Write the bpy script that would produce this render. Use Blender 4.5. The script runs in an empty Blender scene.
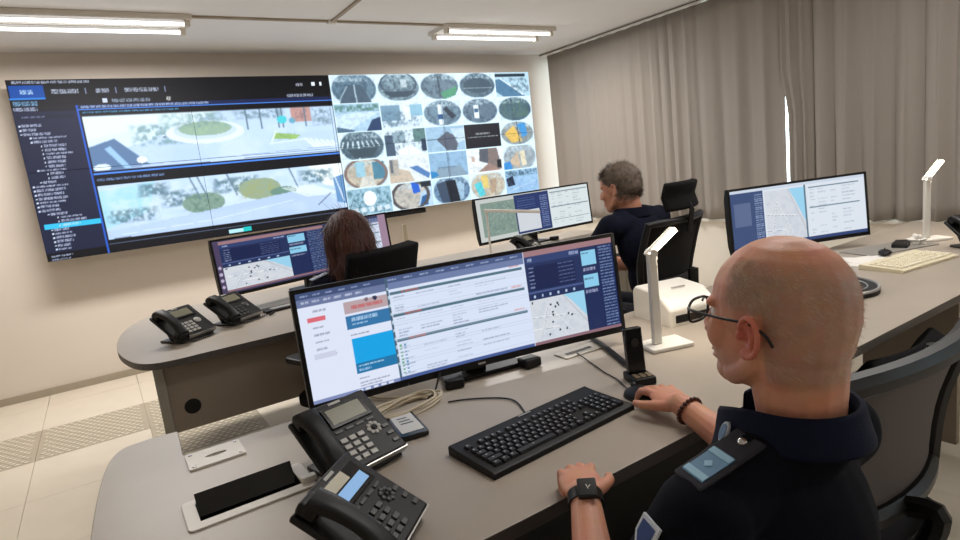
import bpy, bmesh, math, random
import numpy as np
from mathutils import Vector, Matrix, Euler
random.seed(7); rng = np.random.default_rng(7)
sc = bpy.context.scene
col = sc.collection
R = math.radians

# ------------------------------------------------------------------ camera
CAM_H = 1.38
FPX = 596.62
CR = ((0.83238775, 0.18555857, -0.52220556),
      (-0.54245591, 0.07989661, -0.83627634),
      (-0.11345579, 0.97937968, 0.1671623))
cam_d = bpy.data.cameras.new('camera')
cam_d.sensor_width = 36.0
cam_d.lens = FPX / 960 * 36.0
cam_d.clip_start = 0.05
cam = bpy.data.objects.new('camera', cam_d)
col.objects.link(cam)
M = Matrix(CR).to_4x4(); M.translation = (0, 0, CAM_H)
cam.matrix_world = M
sc.camera = cam

# ------------------------------------------------------------------ world, exposure
w = bpy.data.worlds.new('daylight'); sc.world = w
w.use_nodes = True
bg = w.node_tree.nodes['Background']
bg.inputs[0].default_value = (0.80, 0.90, 1.0, 1)
bg.inputs[1].default_value = 9.0
sc.view_settings.view_transform = 'Standard'
sc.view_settings.look = 'None'
sc.view_settings.gamma = 1
sc.view_settings.use_curve_mapping = False
sc.view_settings.exposure = 0.0
LAMP_W = 54.0           # watts of each ceiling luminaire in the front row (area light part)
LAMP_FILL = (16.0, 24.0, 4.0, 4.0)   # unseen luminaires added as fill above the desks and behind the camera

# ------------------------------------------------------------------ pixel helpers
def ray(px, py):
    return Matrix(CR) @ Vector((px - 480, 270 - py, -FPX))
def at(px, py, z):
    r = ray(px, py); return Vector((0, 0, CAM_H)) + r * ((z - CAM_H) / r.z)
def aty(px, py, y):
    r = ray(px, py); return Vector((0, 0, CAM_H)) + r * (y / r.y)

# ------------------------------------------------------------------ materials
def s2l(c):
    return tuple(((x / 12.92) if x <= 0.04045 else ((x + 0.055) / 1.055) ** 2.4) for x in c)
def rgb(r, g, b):
    return s2l((r / 255, g / 255, b / 255))
MATS = {}
def mat(name, c, rough=0.5, metal=0.0, var=0.0, vscale=20.0, bump=0.0, bscale=200.0, stretch=None, spec=0.5, coat=0.0, sheen=0.0, emit=None, estr=0.0, sss=0.0):
    if name in MATS: return MATS[name]
    m = bpy.data.materials.new(name); m.use_nodes = True
    nt = m.node_tree; b = nt.nodes['Principled BSDF']
    b.inputs['Base Color'].default_value = (*c, 1)
    b.inputs['Roughness'].default_value = rough
    b.inputs['Metallic'].default_value = metal
    b.inputs['Specular IOR Level'].default_value = spec
    b.inputs['Coat Weight'].default_value = coat
    b.inputs['Sheen Weight'].default_value = sheen
    if sss:
        b.inputs['Subsurface Weight'].default_value = sss
        b.inputs['Subsurface Radius'].default_value = (0.012, 0.004, 0.002)
    if emit:
        b.inputs['Emission Color'].default_value = (*emit, 1); b.inputs['Emission Strength'].default_value = estr
    if var or bump:
        tc = nt.nodes.new('ShaderNodeTexCoord'); mp = nt.nodes.new('ShaderNodeMapping')
        nt.links.new(tc.outputs['Object'], mp.inputs[0])
        if stretch: mp.inputs['Scale'].default_value = stretch
        if var:
            n = nt.nodes.new('ShaderNodeTexNoise'); n.inputs['Scale'].default_value = vscale; n.inputs['Detail'].default_value = 4
            nt.links.new(mp.outputs[0], n.inputs['Vector'])
            r = nt.nodes.new('ShaderNodeValToRGB')
            r.color_ramp.elements[0].position = 0.3; r.color_ramp.elements[1].position = 0.7
            r.color_ramp.elements[0].color = (*[x * (1 - var) for x in c], 1)
            r.color_ramp.elements[1].color = (*[min(1, x * (1 + var)) for x in c], 1)
            nt.links.new(n.outputs['Fac'], r.inputs[0]); nt.links.new(r.outputs[0], b.inputs['Base Color'])
        if bump:
            n2 = nt.nodes.new('ShaderNodeTexNoise'); n2.inputs['Scale'].default_value = bscale; n2.inputs['Detail'].default_value = 3
            nt.links.new(mp.outputs[0], n2.inputs['Vector'])
            bp = nt.nodes.new('ShaderNodeBump'); bp.inputs['Strength'].default_value = bump; bp.inputs['Distance'].default_value = 0.01
            nt.links.new(n2.outputs['Fac'], bp.inputs['Height']); nt.links.new(bp.outputs[0], b.inputs['Normal'])
    MATS[name] = m
    return m
def emis(name, c, s):
    if name in MATS: return MATS[name]
    m = bpy.data.materials.new(name); m.use_nodes = True; nt = m.node_tree; nt.nodes.clear()
    e = nt.nodes.new('ShaderNodeEmission'); e.inputs[0].default_value = (*c, 1); e.inputs[1].default_value = s
    o = nt.nodes.new('ShaderNodeOutputMaterial'); nt.links.new(e.outputs[0], o.inputs[0]); MATS[name] = m
    return m
def screen_mat(name, strength, rough=0.25):
    if name in MATS: return MATS[name]
    m = bpy.data.materials.new(name); m.use_nodes = True; nt = m.node_tree; b = nt.nodes['Principled BSDF']
    b.inputs['Base Color'].default_value = (0.012, 0.012, 0.014, 1); b.inputs['Roughness'].default_value = rough
    b.inputs['Specular IOR Level'].default_value = 0.12
    a = nt.nodes.new('ShaderNodeAttribute'); a.attribute_name = 'picture'
    nt.links.new(a.outputs['Color'], b.inputs['Emission Color']); b.inputs['Emission Strength'].default_value = strength
    MATS[name] = m
    return m

WALL = mat('wall_paint', rgb(222, 211, 199), 0.85, var=0.02, vscale=2.0, bump=0.03, bscale=120)
CEIL = mat('ceiling_paint', rgb(240, 240, 242), 0.9, var=0.01, vscale=3)
TILE = mat('floor_tile_porcelain', rgb(222, 211, 193), 0.35, var=0.03, vscale=6, coat=0.1)
TILEGAP = mat('floor_joint', rgb(160, 150, 133), 0.9)
PERF = mat('perforated_tile', rgb(178, 166, 146), 0.45, var=0.05, vscale=30)
STUD = mat('perforated_tile_stud', rgb(232, 224, 206), 0.3)
SKIRT = mat('baseboard_paint', rgb(168, 156, 138), 0.6)
DESK = mat('desk_laminate', rgb(167, 156, 143), 0.40, var=0.025, vscale=9, bump=0.015, bscale=700, spec=0.45)
EDGE = mat('desk_edge', rgb(74, 69, 66), 0.5)
PANEL = mat('modesty_panel_laminate', rgb(133, 120, 106), 0.5, var=0.03, vscale=5)
LEGM = mat('grey_metal_leg', rgb(150, 144, 134), 0.4, 0.3)
BLK = mat('black_plastic', rgb(17, 16, 17), 0.45, bump=0.02, bscale=900, spec=0.3)
BLKG = mat('glossy_black_plastic', rgb(14, 14, 16), 0.18)
DGREY = mat('dark_grey_plastic', rgb(48, 46, 46), 0.45, bump=0.02, bscale=900, spec=0.3)
KEYM = mat('keycap_plastic', rgb(22, 21, 22), 0.35)
KEYTOP = mat('phone_key_plastic', rgb(176, 174, 170), 0.45)
KEYDK = mat('dark_phone_key_plastic', rgb(58, 56, 56), 0.4)
SILV = mat('silver_plastic', rgb(172, 170, 166), 0.3, 0.5)
CHROME = mat('chrome', rgb(205, 205, 205), 0.15, 1.0)
WHITE = mat('white_plastic', rgb(226, 222, 214), 0.4)
WHITEM = mat('white_painted_metal', rgb(220, 214, 204), 0.45)
CREAM = mat('cream_plastic', rgb(222, 211, 182), 0.5)
CREAMK = mat('cream_keycap', rgb(233, 224, 198), 0.5)
CABLEB = mat('beige_cable', rgb(196, 182, 156), 0.5)
CABLEK = mat('black_cable', rgb(22, 21, 21), 0.5)
PAPER = mat('paper', rgb(228, 224, 216), 0.9, var=0.02, vscale=30)
PADG = mat('grey_desk_mat', rgb(138, 133, 125), 0.8, bump=0.05, bscale=600)
MESHM = mat('grey_chair_mesh', rgb(92, 83, 80), 0.85, bump=0.4, bscale=900)
MESHD = mat('black_chair_mesh', rgb(26, 24, 24), 0.9, bump=0.4, bscale=900, spec=0.2)
FABRIC = mat('black_chair_fabric', rgb(20, 19, 21), 0.95, var=0.1, vscale=60, bump=0.25, bscale=700, spec=0.15)
NAVY = mat('navy_uniform_cloth', rgb(11, 13, 22), 0.85, var=0.12, vscale=40, bump=0.15, bscale=500, spec=0.12)
NAVY2 = mat('navy_collar_cloth', rgb(15, 21, 44), 0.75, bump=0.2, bscale=420, spec=0.15)
NAVYP = mat('navy_polo_cloth', rgb(15, 18, 34), 0.85, var=0.1, vscale=40, bump=0.15, bscale=500, spec=0.12)
TROUS = mat('navy_trousers_cloth', rgb(20, 22, 34), 0.9, bump=0.15, bscale=500)
SHOE = mat('black_shoe_leather', rgb(18, 17, 17), 0.4)
CYAN = mat('epaulette_light_blue', rgb(150, 196, 222), 0.5)
CYAND = mat('epaulette_mid_blue', rgb(96, 140, 176), 0.5)
LED = emis('led_tube', (1.0, 0.97, 0.93), 5.0)
LEDL = emis('led_lamp_strip', (1.0, 0.86, 0.66), 9)

# ------------------------------------------------------------------ mesh builder
def rotm(rx=0, ry=0, rz=0): return Euler((R(rx), R(ry), R(rz))).to_matrix()
class MB:
    def __init__(s): s.v = []; s.f = []
    def add(s, vs, fs):
        n = len(s.v); s.v += [tuple(p) for p in vs]; s.f += [tuple(i + n for i in f) for f in fs]; return s
    def box(s, c, d, rot=None):
        hx, hy, hz = d[0] / 2, d[1] / 2, d[2] / 2; c = Vector(c)
        vs = [Vector((x, y, z)) for z in (-hz, hz) for y in (-hy, hy) for x in (-hx, hx)]
        if rot is not None: vs = [rot @ v for v in vs]
        return s.add([v + c for v in vs], [(0, 2, 3, 1), (4, 5, 7, 6), (0, 1, 5, 4), (2, 6, 7, 3), (0, 4, 6, 2), (1, 3, 7, 5)])
    def b(s, x0, x1, y0, y1, z0, z1):
        return s.box(((x0 + x1) / 2, (y0 + y1) / 2, (z0 + z1) / 2), (x1 - x0, y1 - y0, z1 - z0))
    def prism(s, out, z0, z1):
        n = len(out); vs = [(x, y, z0) for x, y in out] + [(x, y, z1) for x, y in out]
        fs = [tuple(range(n - 1, -1, -1)), tuple(range(n, 2 * n))] + [(i, (i + 1) % n, n + (i + 1) % n, n + i) for i in range(n)]
        return s.add(vs, fs)
    def tube(s, pts, r, n=8, closed=False):
        pts = [Vector(p) for p in pts]; k = len(pts); rs = r if isinstance(r, (list, tuple)) else [r] * k
        vs = []; up = None
        for i, p in enumerate(pts):
            t = (pts[(i + 1) % k] - pts[i - 1]) if closed else (pts[min(i + 1, k - 1)] - pts[max(i - 1, 0)])
            if t.length < 1e-9: t = Vector((0, 0, 1))
            t.normalize()
            if up is None: up = Vector((0, 0, 1)) if abs(t.z) < 0.9 else Vector((1, 0, 0))
            a = t.cross(up)
            if a.length < 1e-6: a = t.orthogonal()
            a.normalize(); b = a.cross(t); b.normalize(); up = b
            for j in range(n):
                th = 2 * math.pi * j / n; vs.append(p + (a * math.cos(th) + b * math.sin(th)) * rs[i])
        fs = []
        for i in range(k if closed else k - 1):
            i2 = (i + 1) % k
            for j in range(n): fs.append((i * n + j, i * n + (j + 1) % n, i2 * n + (j + 1) % n, i2 * n + j))
        if not closed: fs += [tuple(range(n - 1, -1, -1)), tuple(range((k - 1) * n, k * n))]
        return s.add(vs, fs)
    def cyl(s, p0, p1, r0, r1=None, n=16):
        return s.tube([p0, p1], [r0, r0 if r1 is None else r1], n)
    def ell(s, c, r, rot=None, nu=20, nv=12):
        c = Vector(c); r = (r, r, r) if isinstance(r, (int, float)) else r
        vs = [Vector((0, 0, -r[2]))]
        for i in range(1, nv):
            ph = -math.pi / 2 + math.pi * i / nv
            for j in range(nu):
                th = 2 * math.pi * j / nu
                vs.append(Vector((r[0] * math.cos(ph) * math.cos(th), r[1] * math.cos(ph) * math.sin(th), r[2] * math.sin(ph))))
        vs.append(Vector((0, 0, r[2])))
        if rot is not None: vs = [rot @ v for v in vs]
        fs = [(0, 1 + (j + 1) % nu, 1 + j) for j in range(nu)]
        for i in range(nv - 2):
            a = 1 + i * nu
            for j in range(nu): fs.append((a + j, a + (j + 1) % nu, a + nu + (j + 1) % nu, a + nu + j))
        a = 1 + (nv - 2) * nu; top = len(vs) - 1
        fs += [(a + j, a + (j + 1) % nu, top) for j in range(nu)]
        return s.add([v + c for v in vs], fs)
    def chain(s, joints, n=14):
        for p, r in joints: s.ell(p, r, nu=n, nv=10)
        for (p, r), (q, t) in zip(joints, joints[1:]):
            p = Vector(p); q = Vector(q); d = q - p; k = 4
            s.tube([p + d * i / k for i in range(k + 1)], [r + (t - r) * i / k for i in range(k + 1)], n)
        return s
    def grid(s, P):                       # P[i][j] points
        ni, nj = len(P), len(P[0])
        return s.add([p for row in P for p in row], [(i * nj + j, i * nj + j + 1, (i + 1) * nj + j + 1, (i + 1) * nj + j) for i in range(ni - 1) for j in range(nj - 1)])
    def mesh(s, name, smooth=True, ang=35):
        me = bpy.data.meshes.new(name); me.from_pydata(s.v, [], s.f); me.update()
        if smooth:
            me.polygons.foreach_set('use_smooth', [True] * len(me.polygons)); me.set_sharp_from_angle(angle=R(ang))
        return me
    def build(s, name, m, parent=None, bevel=0.0, seg=2, smooth=True, solid=0.0, sub=0):
        return link(name, s.mesh(name, smooth), m, parent, bevel, seg, solid, sub)
def link(name, me, m, parent=None, bevel=0.0, seg=2, solid=0.0, sub=0):
    o = bpy.data.objects.new(name, me)
    if m and not me.materials: me.materials.append(m)
    col.objects.link(o)
    if parent: o.parent = parent
    if solid:
        d = o.modifiers.new('solid', 'SOLIDIFY'); d.thickness = solid; d.offset = 0
    if sub:
        d = o.modifiers.new('sub', 'SUBSURF'); d.levels = sub; d.render_levels = sub
    if bevel:
        d = o.modifiers.new('bevel', 'BEVEL'); d.width = bevel; d.segments = seg; d.limit_method = 'ANGLE'; d.angle_limit = R(40)
    return o
def tag(o, label, cat, group=None):
    o['label'] = label; o['category'] = cat
    if group: o['group'] = group
    return o
def thing(name, label, cat, loc=(0, 0, 0), rz=0, group=None):
    o = bpy.data.objects.new(name, None); o.empty_display_size = 0.05
    o.location = loc; o.rotation_euler = (0, 0, rz); col.objects.link(o)
    return tag(o, label, cat, group)
def struct(o): o['kind'] = 'structure'; return o
def smooth_path(pts, n=8):
    P = [Vector(p) for p in pts]; out = []
    for i in range(len(P) - 1):
        a = P[max(i - 1, 0)]; b = P[i]; c = P[i + 1]; d = P[min(i + 2, len(P) - 1)]
        for k in range(n):
            t = k / n
            out.append(0.5 * ((2 * b) + (c - a) * t + (2 * a - 5 * b + 4 * c - d) * t * t + (3 * b - a - 3 * c + d) * t ** 3))
    out.append(P[-1]); return out
def rrect(x0, x1, y0, y1, r, n=5):
    out = []
    for cx, cy, a0 in ((x1 - r, y1 - r, 0), (x0 + r, y1 - r, 90), (x0 + r, y0 + r, 180), (x1 - r, y0 + r, 270)):
        for k in range(n + 1):
            a = R(a0 + 90 * k / n); out.append((cx + r * math.cos(a), cy + r * math.sin(a)))
    return out
def plate_with_holes(outer, holes, z0, z1):
    bm = bmesh.new(); edges = []
    for loop in [outer] + holes:
        vs = [bm.verts.new((x, y, z1)) for x, y in loop]
        edges += [bm.edges.new((vs[i], vs[(i + 1) % len(vs)])) for i in range(len(vs))]
    bmesh.ops.triangle_fill(bm, use_beauty=True, use_dissolve=False, edges=edges)
    bmesh.ops.recalc_face_normals(bm, faces=bm.faces[:])
    if sum(f.normal.z for f in bm.faces) < 0: bmesh.ops.reverse_faces(bm, faces=bm.faces[:])
    top = bm.faces[:]
    r = bmesh.ops.extrude_face_region(bm, geom=top)
    vs = [e for e in r['geom'] if isinstance(e, bmesh.types.BMVert)]
    bmesh.ops.translate(bm, verts=vs, vec=(0, 0, z0 - z1))
    bmesh.ops.recalc_face_normals(bm, faces=bm.faces[:])
    return bm

# ------------------------------------------------------------------ setting
YW, XW, ZC = 5.745, 4.80, 2.62
X0, Y0 = -2.6, -2.4
f = struct(MB().b(X0 - .1, XW + .3, Y0 - .1, YW + .15, -.06, -.012).build('floor', TILEGAP))
tb = plate_with_holes(rrect(.001, .599, .001, .599, .003, 2), [], -.012, 0)
tile_me = bpy.data.meshes.new('tile'); tb.to_mesh(tile_me); tb.free(); tile_me.materials.append(TILE)
stud = MB()
for i in range(13):
    for j in range(15):
        cx = .035 + i * .0435 + (j % 2) * .0218; cy = .03 + j * .0385
        if cx > .57: continue
        stud.prism([(cx - .017, cy), (cx, cy - .0105), (cx + .017, cy), (cx, cy + .0105)], 0, .0025)
stud_me = stud.mesh('stud_pattern', False); stud_me.materials.append(STUD)
perf_me = tile_me.copy(); perf_me.name = 'perforated_tile'; perf_me.materials.clear(); perf_me.materials.append(PERF)
xs = [.05 + .6 * k for k in range(-5, 9)]; ys = [4.22 + .6 * k for k in range(-11, 3)]
for x in xs:
    for y in ys:
        if x + .6 > XW + .2 or x < X0 - .3: continue
        perf = (abs(y - 4.22) < .01 and x < .7) or (abs(y - 3.62) < .01 and abs(x - .05) < .01)
        if y + .6 > YW + .01 or x + .6 > XW - .02 or x < X0 or y < Y0:
            a, bq = max(x, X0) - x, min(x + .6, XW + .06) - x
            c, d = max(y, Y0) - y, min(y + .6, YW) - y
            if bq - a < .03 or d - c < .03: continue
            o = MB().b(a + .002, bq - .002, c + .002, d - .002, -.012, 0).build('tile', TILE, f)
        elif perf:
            o = link('perforated_tile', perf_me, None, f)
            s_ = link('stud_pattern', stud_me, None, o); s_['kind'] = 'stuff'
        else:
            o = link('tile', tile_me, None, f)
        o.location = (x, y, 0)
struct(MB().b(X0 - .1, XW + .3, YW, YW + .15, -.06, ZC + .1).build('wall_front', WALL))
struct(MB().b(X0 - .12, X0, Y0 - .1, YW, -.06, ZC + .1).build('wall_left', WALL))
struct(MB().b(X0, XW + .3, Y0 - .12, Y0, -.06, ZC + .1).build('wall_back', WALL))
struct(MB().b(X0 - .12, XW + .3, Y0 - .12, YW + .15, ZC, ZC + .12).build('ceiling', CEIL))
SILL = mat('sill_wall_paint', rgb(226, 219, 206), 0.7, var=.02, vscale=3)
wr = struct(MB().b(XW + .06, XW + .30, Y0, YW, -.06, .64).build('wall_right', SILL))
struct(MB().b(X0, XW + .06, YW - .014, YW - .0005, .0005, .057).build('baseboard_front', SKIRT, bevel=.002))
# window band behind the curtain
wf = struct(MB().b(XW + .02, XW + .30, Y0, YW, .6405, .665).build('window_1', WHITEM, bevel=.004))
fr = MB()
fr.b(XW + .09, XW + .14, Y0, YW, .665, .72); fr.b(XW + .09, XW + .14, Y0, YW, ZC - .08, ZC)
for yy in (4.4, 2.95, 1.45, -.05, -1.5, Y0 + .03): fr.b(XW + .09, XW + .14, yy - .012, yy + .012, .72, ZC - .08)
fr.build('window_frame', WHITEM, wf)
gm = bpy.data.materials.new('window_glass'); gm.use_nodes = True; nt = gm.node_tree; nt.nodes.clear()
tr = nt.nodes.new('ShaderNodeBsdfTransparent'); tr.inputs[0].default_value = (.93, .97, .96, 1)
gl = nt.nodes.new('ShaderNodeBsdfGlossy'); gl.inputs['Roughness'].default_value = .02
fn = nt.nodes.new('ShaderNodeFresnel'); mx = nt.nodes.new('ShaderNodeMixShader'); ou = nt.nodes.new('ShaderNodeOutputMaterial')
nt.links.new(fn.outputs[0], mx.inputs[0]); nt.links.new(tr.outputs[0], mx.inputs[1]); nt.links.new(gl.outputs[0], mx.inputs[2]); nt.links.new(mx.outputs[0], ou.inputs[0])
ye = [YW + .010, 4.4, 2.95, 1.45, -.05, -1.5, Y0 + .04]
for a, bq in zip(ye, ye[1:]):
    MB().b(XW + .112, XW + .118, bq + .012, a - .012, .72, ZC - .08).build('pane', gm, wf)

# curtains
cm = bpy.data.materials.new('curtain_fabric'); cm.use_nodes = True; nt = cm.node_tree; b = nt.nodes['Principled BSDF']
cc = rgb(152, 144, 136); b.inputs['Base Color'].default_value = (*cc, 1); b.inputs['Roughness'].default_value = .95
tl = nt.nodes.new('ShaderNodeBsdfTranslucent'); tl.inputs[0].default_value = (*rgb(196, 186, 170), 1)
mx = nt.nodes.new('ShaderNodeMixShader'); mx.inputs[0].default_value = .045
nz = nt.nodes.new('ShaderNodeTexNoise'); nz.inputs['Scale'].default_value = 400; bp = nt.nodes.new('ShaderNodeBump'); bp.inputs['Strength'].default_value = .15; bp.inputs['Distance'].default_value = .004
tc = nt.nodes.new('ShaderNodeTexCoord'); nt.links.new(tc.outputs['Object'], nz.inputs['Vector']); nt.links.new(nz.outputs['Fac'], bp.inputs['Height']); nt.links.new(bp.outputs[0], b.inputs['Normal'])
nt.links.new(b.outputs[0], mx.inputs[1]); nt.links.new(tl.outputs[0], mx.inputs[2]); nt.links.new(mx.outputs[0], nt.nodes['Material Output'].inputs[0])
def curtain(y0, y1, amp, wl, seed, label, edge_hi=0.0):
    rs = random.Random(seed); n = int((y1 - y0) / .012); P = []
    ph = 0; phs = []
    for i in range(n + 1):
        y = y0 + (y1 - y0) * i / n
        ph += 2 * math.pi * .012 / (wl * (1 + .35 * math.sin(y * 2.3 + seed) + .2 * math.sin(y * 6.1)))
        phs.append(ph)
    nz_ = 16
    for k in range(nz_ + 1):
        z = .672 + (2.585 - .672) * k / nz_; row = []
        g = 1 - .55 * k / nz_
        for i in range(n + 1):
            y = y0 + (y1 - y0) * i / n
            a = amp(y) * (g + .12 * math.sin(3 * z + y * 5))
            x = XW + a * math.sin(phs[i] + .25 * math.sin(z * 1.7 + y)) + .25 * a * math.sin(2.3 * phs[i])
            yy = y + .3 * a * math.sin(phs[i] * 2)
            if edge_hi: yy -= edge_hi * max(0, min(1, (1.85 - z) / .3)) * max(0, (y - (y1 - .25)) / .25)
            row.append((x, yy, z + .004 * math.sin(phs[i])))
        P.append(row)
    o = MB().grid(P).build('curtain', cm, None, solid=.003)
    return tag(o, label, 'curtain', 'curtains along the window wall')
curtain(2.79, 5.66, lambda y: .010 + .014 * max(0, min(1, (4.6 - y) / 1.0)), .20, 1, 'long beige-grey pleated curtain reaching the corner by the video wall')
curtain(-1.6, 2.812, lambda y: .036 * (1 - .6 * max(0, (y - 2.6) / .2)), .16, 4, 'beige-grey pleated curtain hanging behind the angled monitor and lit lamp', .052)
rl = thing('curtain_rail', 'slim white curtain rail on the ceiling above the curtains', 'rail', (XW, 0, ZC))
MB().b(-.045, .012, -1.7, YW - .005, -.028, -.0005).build('track', WHITEM, rl, bevel=.003)
MB().b(-.052, -.045, -1.7, YW - .005, -.020, -.012).build('groove', EDGE, rl)

# ceiling luminaires
def luminaire(x, y, label, watts=LAMP_W):
    t = thing('ceiling_light', label, 'ceiling light', (x, y, ZC), 0, 'linear ceiling lights')
    MB().b(-.61, .61, -.165, .165, -.035, -.0005).build('housing', WHITEM, t, bevel=.004)
    for s in (-1, 1):
        MB().b(-.57, .57, s * .112 - .045, s * .112 + .045, -.037, -.0352).build('reflector', mat('luminaire_reflector', rgb(120, 117, 112), .5), t)
        tb_ = MB().tube([(-.56, s * .112, -.055), (.56, s * .112, -.055)], .011, 10).build('led_tube', LED, t)
        for e in (-1, 1): MB().b(e * .58 - .018, e * .58 + .018, s * .112 - .022, s * .112 + .022, -.075, -.0352).build('end_cap', WHITEM, t, bevel=.003)
    ld = bpy.data.lights.new('luminaire_light', 'AREA'); ld.shape = 'RECTANGLE'; ld.size = 1.1; ld.size_y = .25; ld.energy = watts; ld.color = (1.0, .965, .93)
    lo = bpy.data.objects.new('luminaire_light', ld); col.objects.link(lo); lo.parent = t; lo.location = (0, 0, -.085)
luminaire(.19, 4.72, 'twin-tube linear ceiling light above the tree-menu side of the video wall')
luminaire(3.40, 4.72, 'twin-tube linear ceiling light above the camera mosaic beside the curtains')
for (x, y, nm), wt_ in zip(((1.70, 1.2, 'above the near curved monitor'), (3.40, 1.2, 'above the cream keyboard'), (-1.6, -1.4, 'in the back corner away from the curtains'), (1.8, -1.4, 'in the back row behind the grey-haired man')), LAMP_FILL):
    luminaire(x, y, 'added unseen twin-tube linear ceiling light ' + nm, wt_)  # out of view, added as fill light for desks and curtain
du = thing('cable_duct', 'thin white cable duct joining the ceiling lights', 'cable duct', (1.8, 4.60, ZC))
MB().b(-.99, .98, -.012, .012, -.016, -.0005).build('duct', SKIRT, du)
MB().b(-.012, .012, -3.2, -.02, -.016, -.0005).build('duct', SKIRT, du)
MB().b(-.035, .035, -.02, .03, -.022, -.0005).build('junction_box', WHITEM, du, bevel=.003)

# ------------------------------------------------------------------ screen pictures (painted as colour attributes of dense screen meshes)
class Cv:
    def __init__(s, w, h, bg, asp=1.0):
        s.w, s.h = w, h; s.a = np.ones((h, w, 3)) * np.array(bg)
        s.U, s.V = np.meshgrid((np.arange(w) + .5) / w, (np.arange(h) + .5) / h); s.asp = asp
        s.win = (0, 0, 1, 1)
    def m(s, u, v):
        a = s.win; return a[0] + u * (a[2] - a[0]), a[1] + v * (a[3] - a[1])
    def loc(s):
        a = s.win; return (s.U - a[0]) / (a[2] - a[0]), (s.V - a[1]) / (a[3] - a[1])
    def put(s, mask, c, al=1.0):
        u, v = s.loc(); mask = mask & (u >= 0) & (u <= 1) & (v >= 0) & (v <= 1)
        s.a[mask] = s.a[mask] * (1 - al) + np.array(c) * al
    def rect(s, u0, v0, u1, v1, c, al=1.0):
        u, v = s.loc(); s.put((u >= u0) & (u <= u1) & (v >= v0) & (v <= v1), c, al)
    def ell(s, cu, cv, ru, rv, c, al=1.0, rot=0):
        u, v = s.loc(); du, dv = u - cu, v - cv
        s.put((du / ru) ** 2 + (dv / rv) ** 2 <= 1, c, al)
    def ring(s, cu, cv, ru, rv, th, c, al=1.0):
        u, v = s.loc(); q = np.sqrt(((u - cu) / ru) ** 2 + ((v - cv) / rv) ** 2); s.put(np.abs(q - 1) < th, c, al)
    def poly(s, pts, c, al=1.0):
        u, v = s.loc(); ins = np.zeros(u.shape, bool); n = len(pts)
        for i in range(n):
            (x1, y1), (x2, y2) = pts[i], pts[(i + 1) % n]
            if y1 == y2: continue
            cr = ((y1 > v) != (y2 > v)) & (u < (x2 - x1) * (v - y1) / (y2 - y1) + x1); ins ^= cr
        s.put(ins, c, al)
    def line(s, u0, v0, u1, v1, th, c, al=1.0):
        d = math.hypot(u1 - u0, v1 - v0) or 1; nx, ny = -(v1 - v0) / d * th / 2, (u1 - u0) / d * th / 2
        s.poly([(u0 + nx, v0 + ny), (u1 + nx, v1 + ny), (u1 - nx, v1 - ny), (u0 - nx, v0 - ny)], c, al)
    def text(s, u0, v0, wd, ht, c, al=.8):      # unreadable run of glyph-like strokes
        (a0, b0), (a1, b1) = s.m(u0, v0), s.m(u0 + wd, v0 + ht)
        x0, x1 = max(0, int(round(a0 * s.w))), min(s.w, max(int(round(a0 * s.w)) + 1, int(round(a1 * s.w))))
        y0, y1 = max(0, int(round(b0 * s.h))), min(s.h, max(int(round(b0 * s.h)) + 1, int(round(b1 * s.h))))
        if x1 <= x0 or y1 <= y0: return
        k = rng.uniform(.35, 1, (y1 - y0, x1 - x0)); x = 0
        while x < x1 - x0:
            x += int(rng.integers(4, 10))
            if x < x1 - x0: k[:, x] *= .15
            x += 1
        k = (k * al)[..., None]; s.a[y0:y1, x0:x1] = s.a[y0:y1, x0:x1] * (1 - k) + np.array(c) * k
    def noise(s, u0, v0, u1, v1, c, cell=6, al=.6, thr=.5):
        u, v = s.loc(); m_ = np.clip(np.minimum(np.minimum(u - u0, u1 - u) / .04, np.minimum(v - v0, v1 - v) / .06), 0, 1)
        n = 0
        for cl, wt in ((cell, .5), (max(2, cell // 2), .3), (1.5, .2)):
            g = rng.random((int(s.h / cl) + 3, int(s.w / cl) + 3)); y = np.arange(s.h) / cl; x = np.arange(s.w) / cl
            yi, xi = y.astype(int), x.astype(int); fy, fx = (y - yi)[:, None], (x - xi)[None]; fy = fy * fy * (3 - 2 * fy); fx = fx * fx * (3 - 2 * fx)
            n = n + wt * (g[yi][:, xi] * (1 - fy) * (1 - fx) + g[yi + 1][:, xi] * fy * (1 - fx) + g[yi][:, xi + 1] * (1 - fy) * fx + g[yi + 1][:, xi + 1] * fy * fx)
        k = np.clip((n - thr + .08) * 3.2, 0, 1) * al * m_; s.a = s.a * (1 - k[..., None]) + np.array(c) * k[..., None]
    def soften(s, haze=0.0, hc=(.85, .93, 1.0)):
        a = s.win; x0, x1, y0, y1 = int(a[0] * s.w), int(a[2] * s.w), int(a[1] * s.h), int(a[3] * s.h)
        p = np.pad(s.a[y0:y1, x0:x1], ((1, 1), (1, 1), (0, 0)), 'edge')
        q = sum(p[i:i + y1 - y0, j:j + x1 - x0] * w_ for i, j, w_ in ((1, 1, .4), (0, 1, .15), (2, 1, .15), (1, 0, .15), (1, 2, .15)))
        s.a[y0:y1, x0:x1] = q * (1 - haze) + np.array(hc) * haze
def lin_img(a):
    a = np.clip(a, 0, 1); return np.where(a <= .04045, a / 12.92, ((a + .055) / 1.055) ** 2.4)
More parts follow.
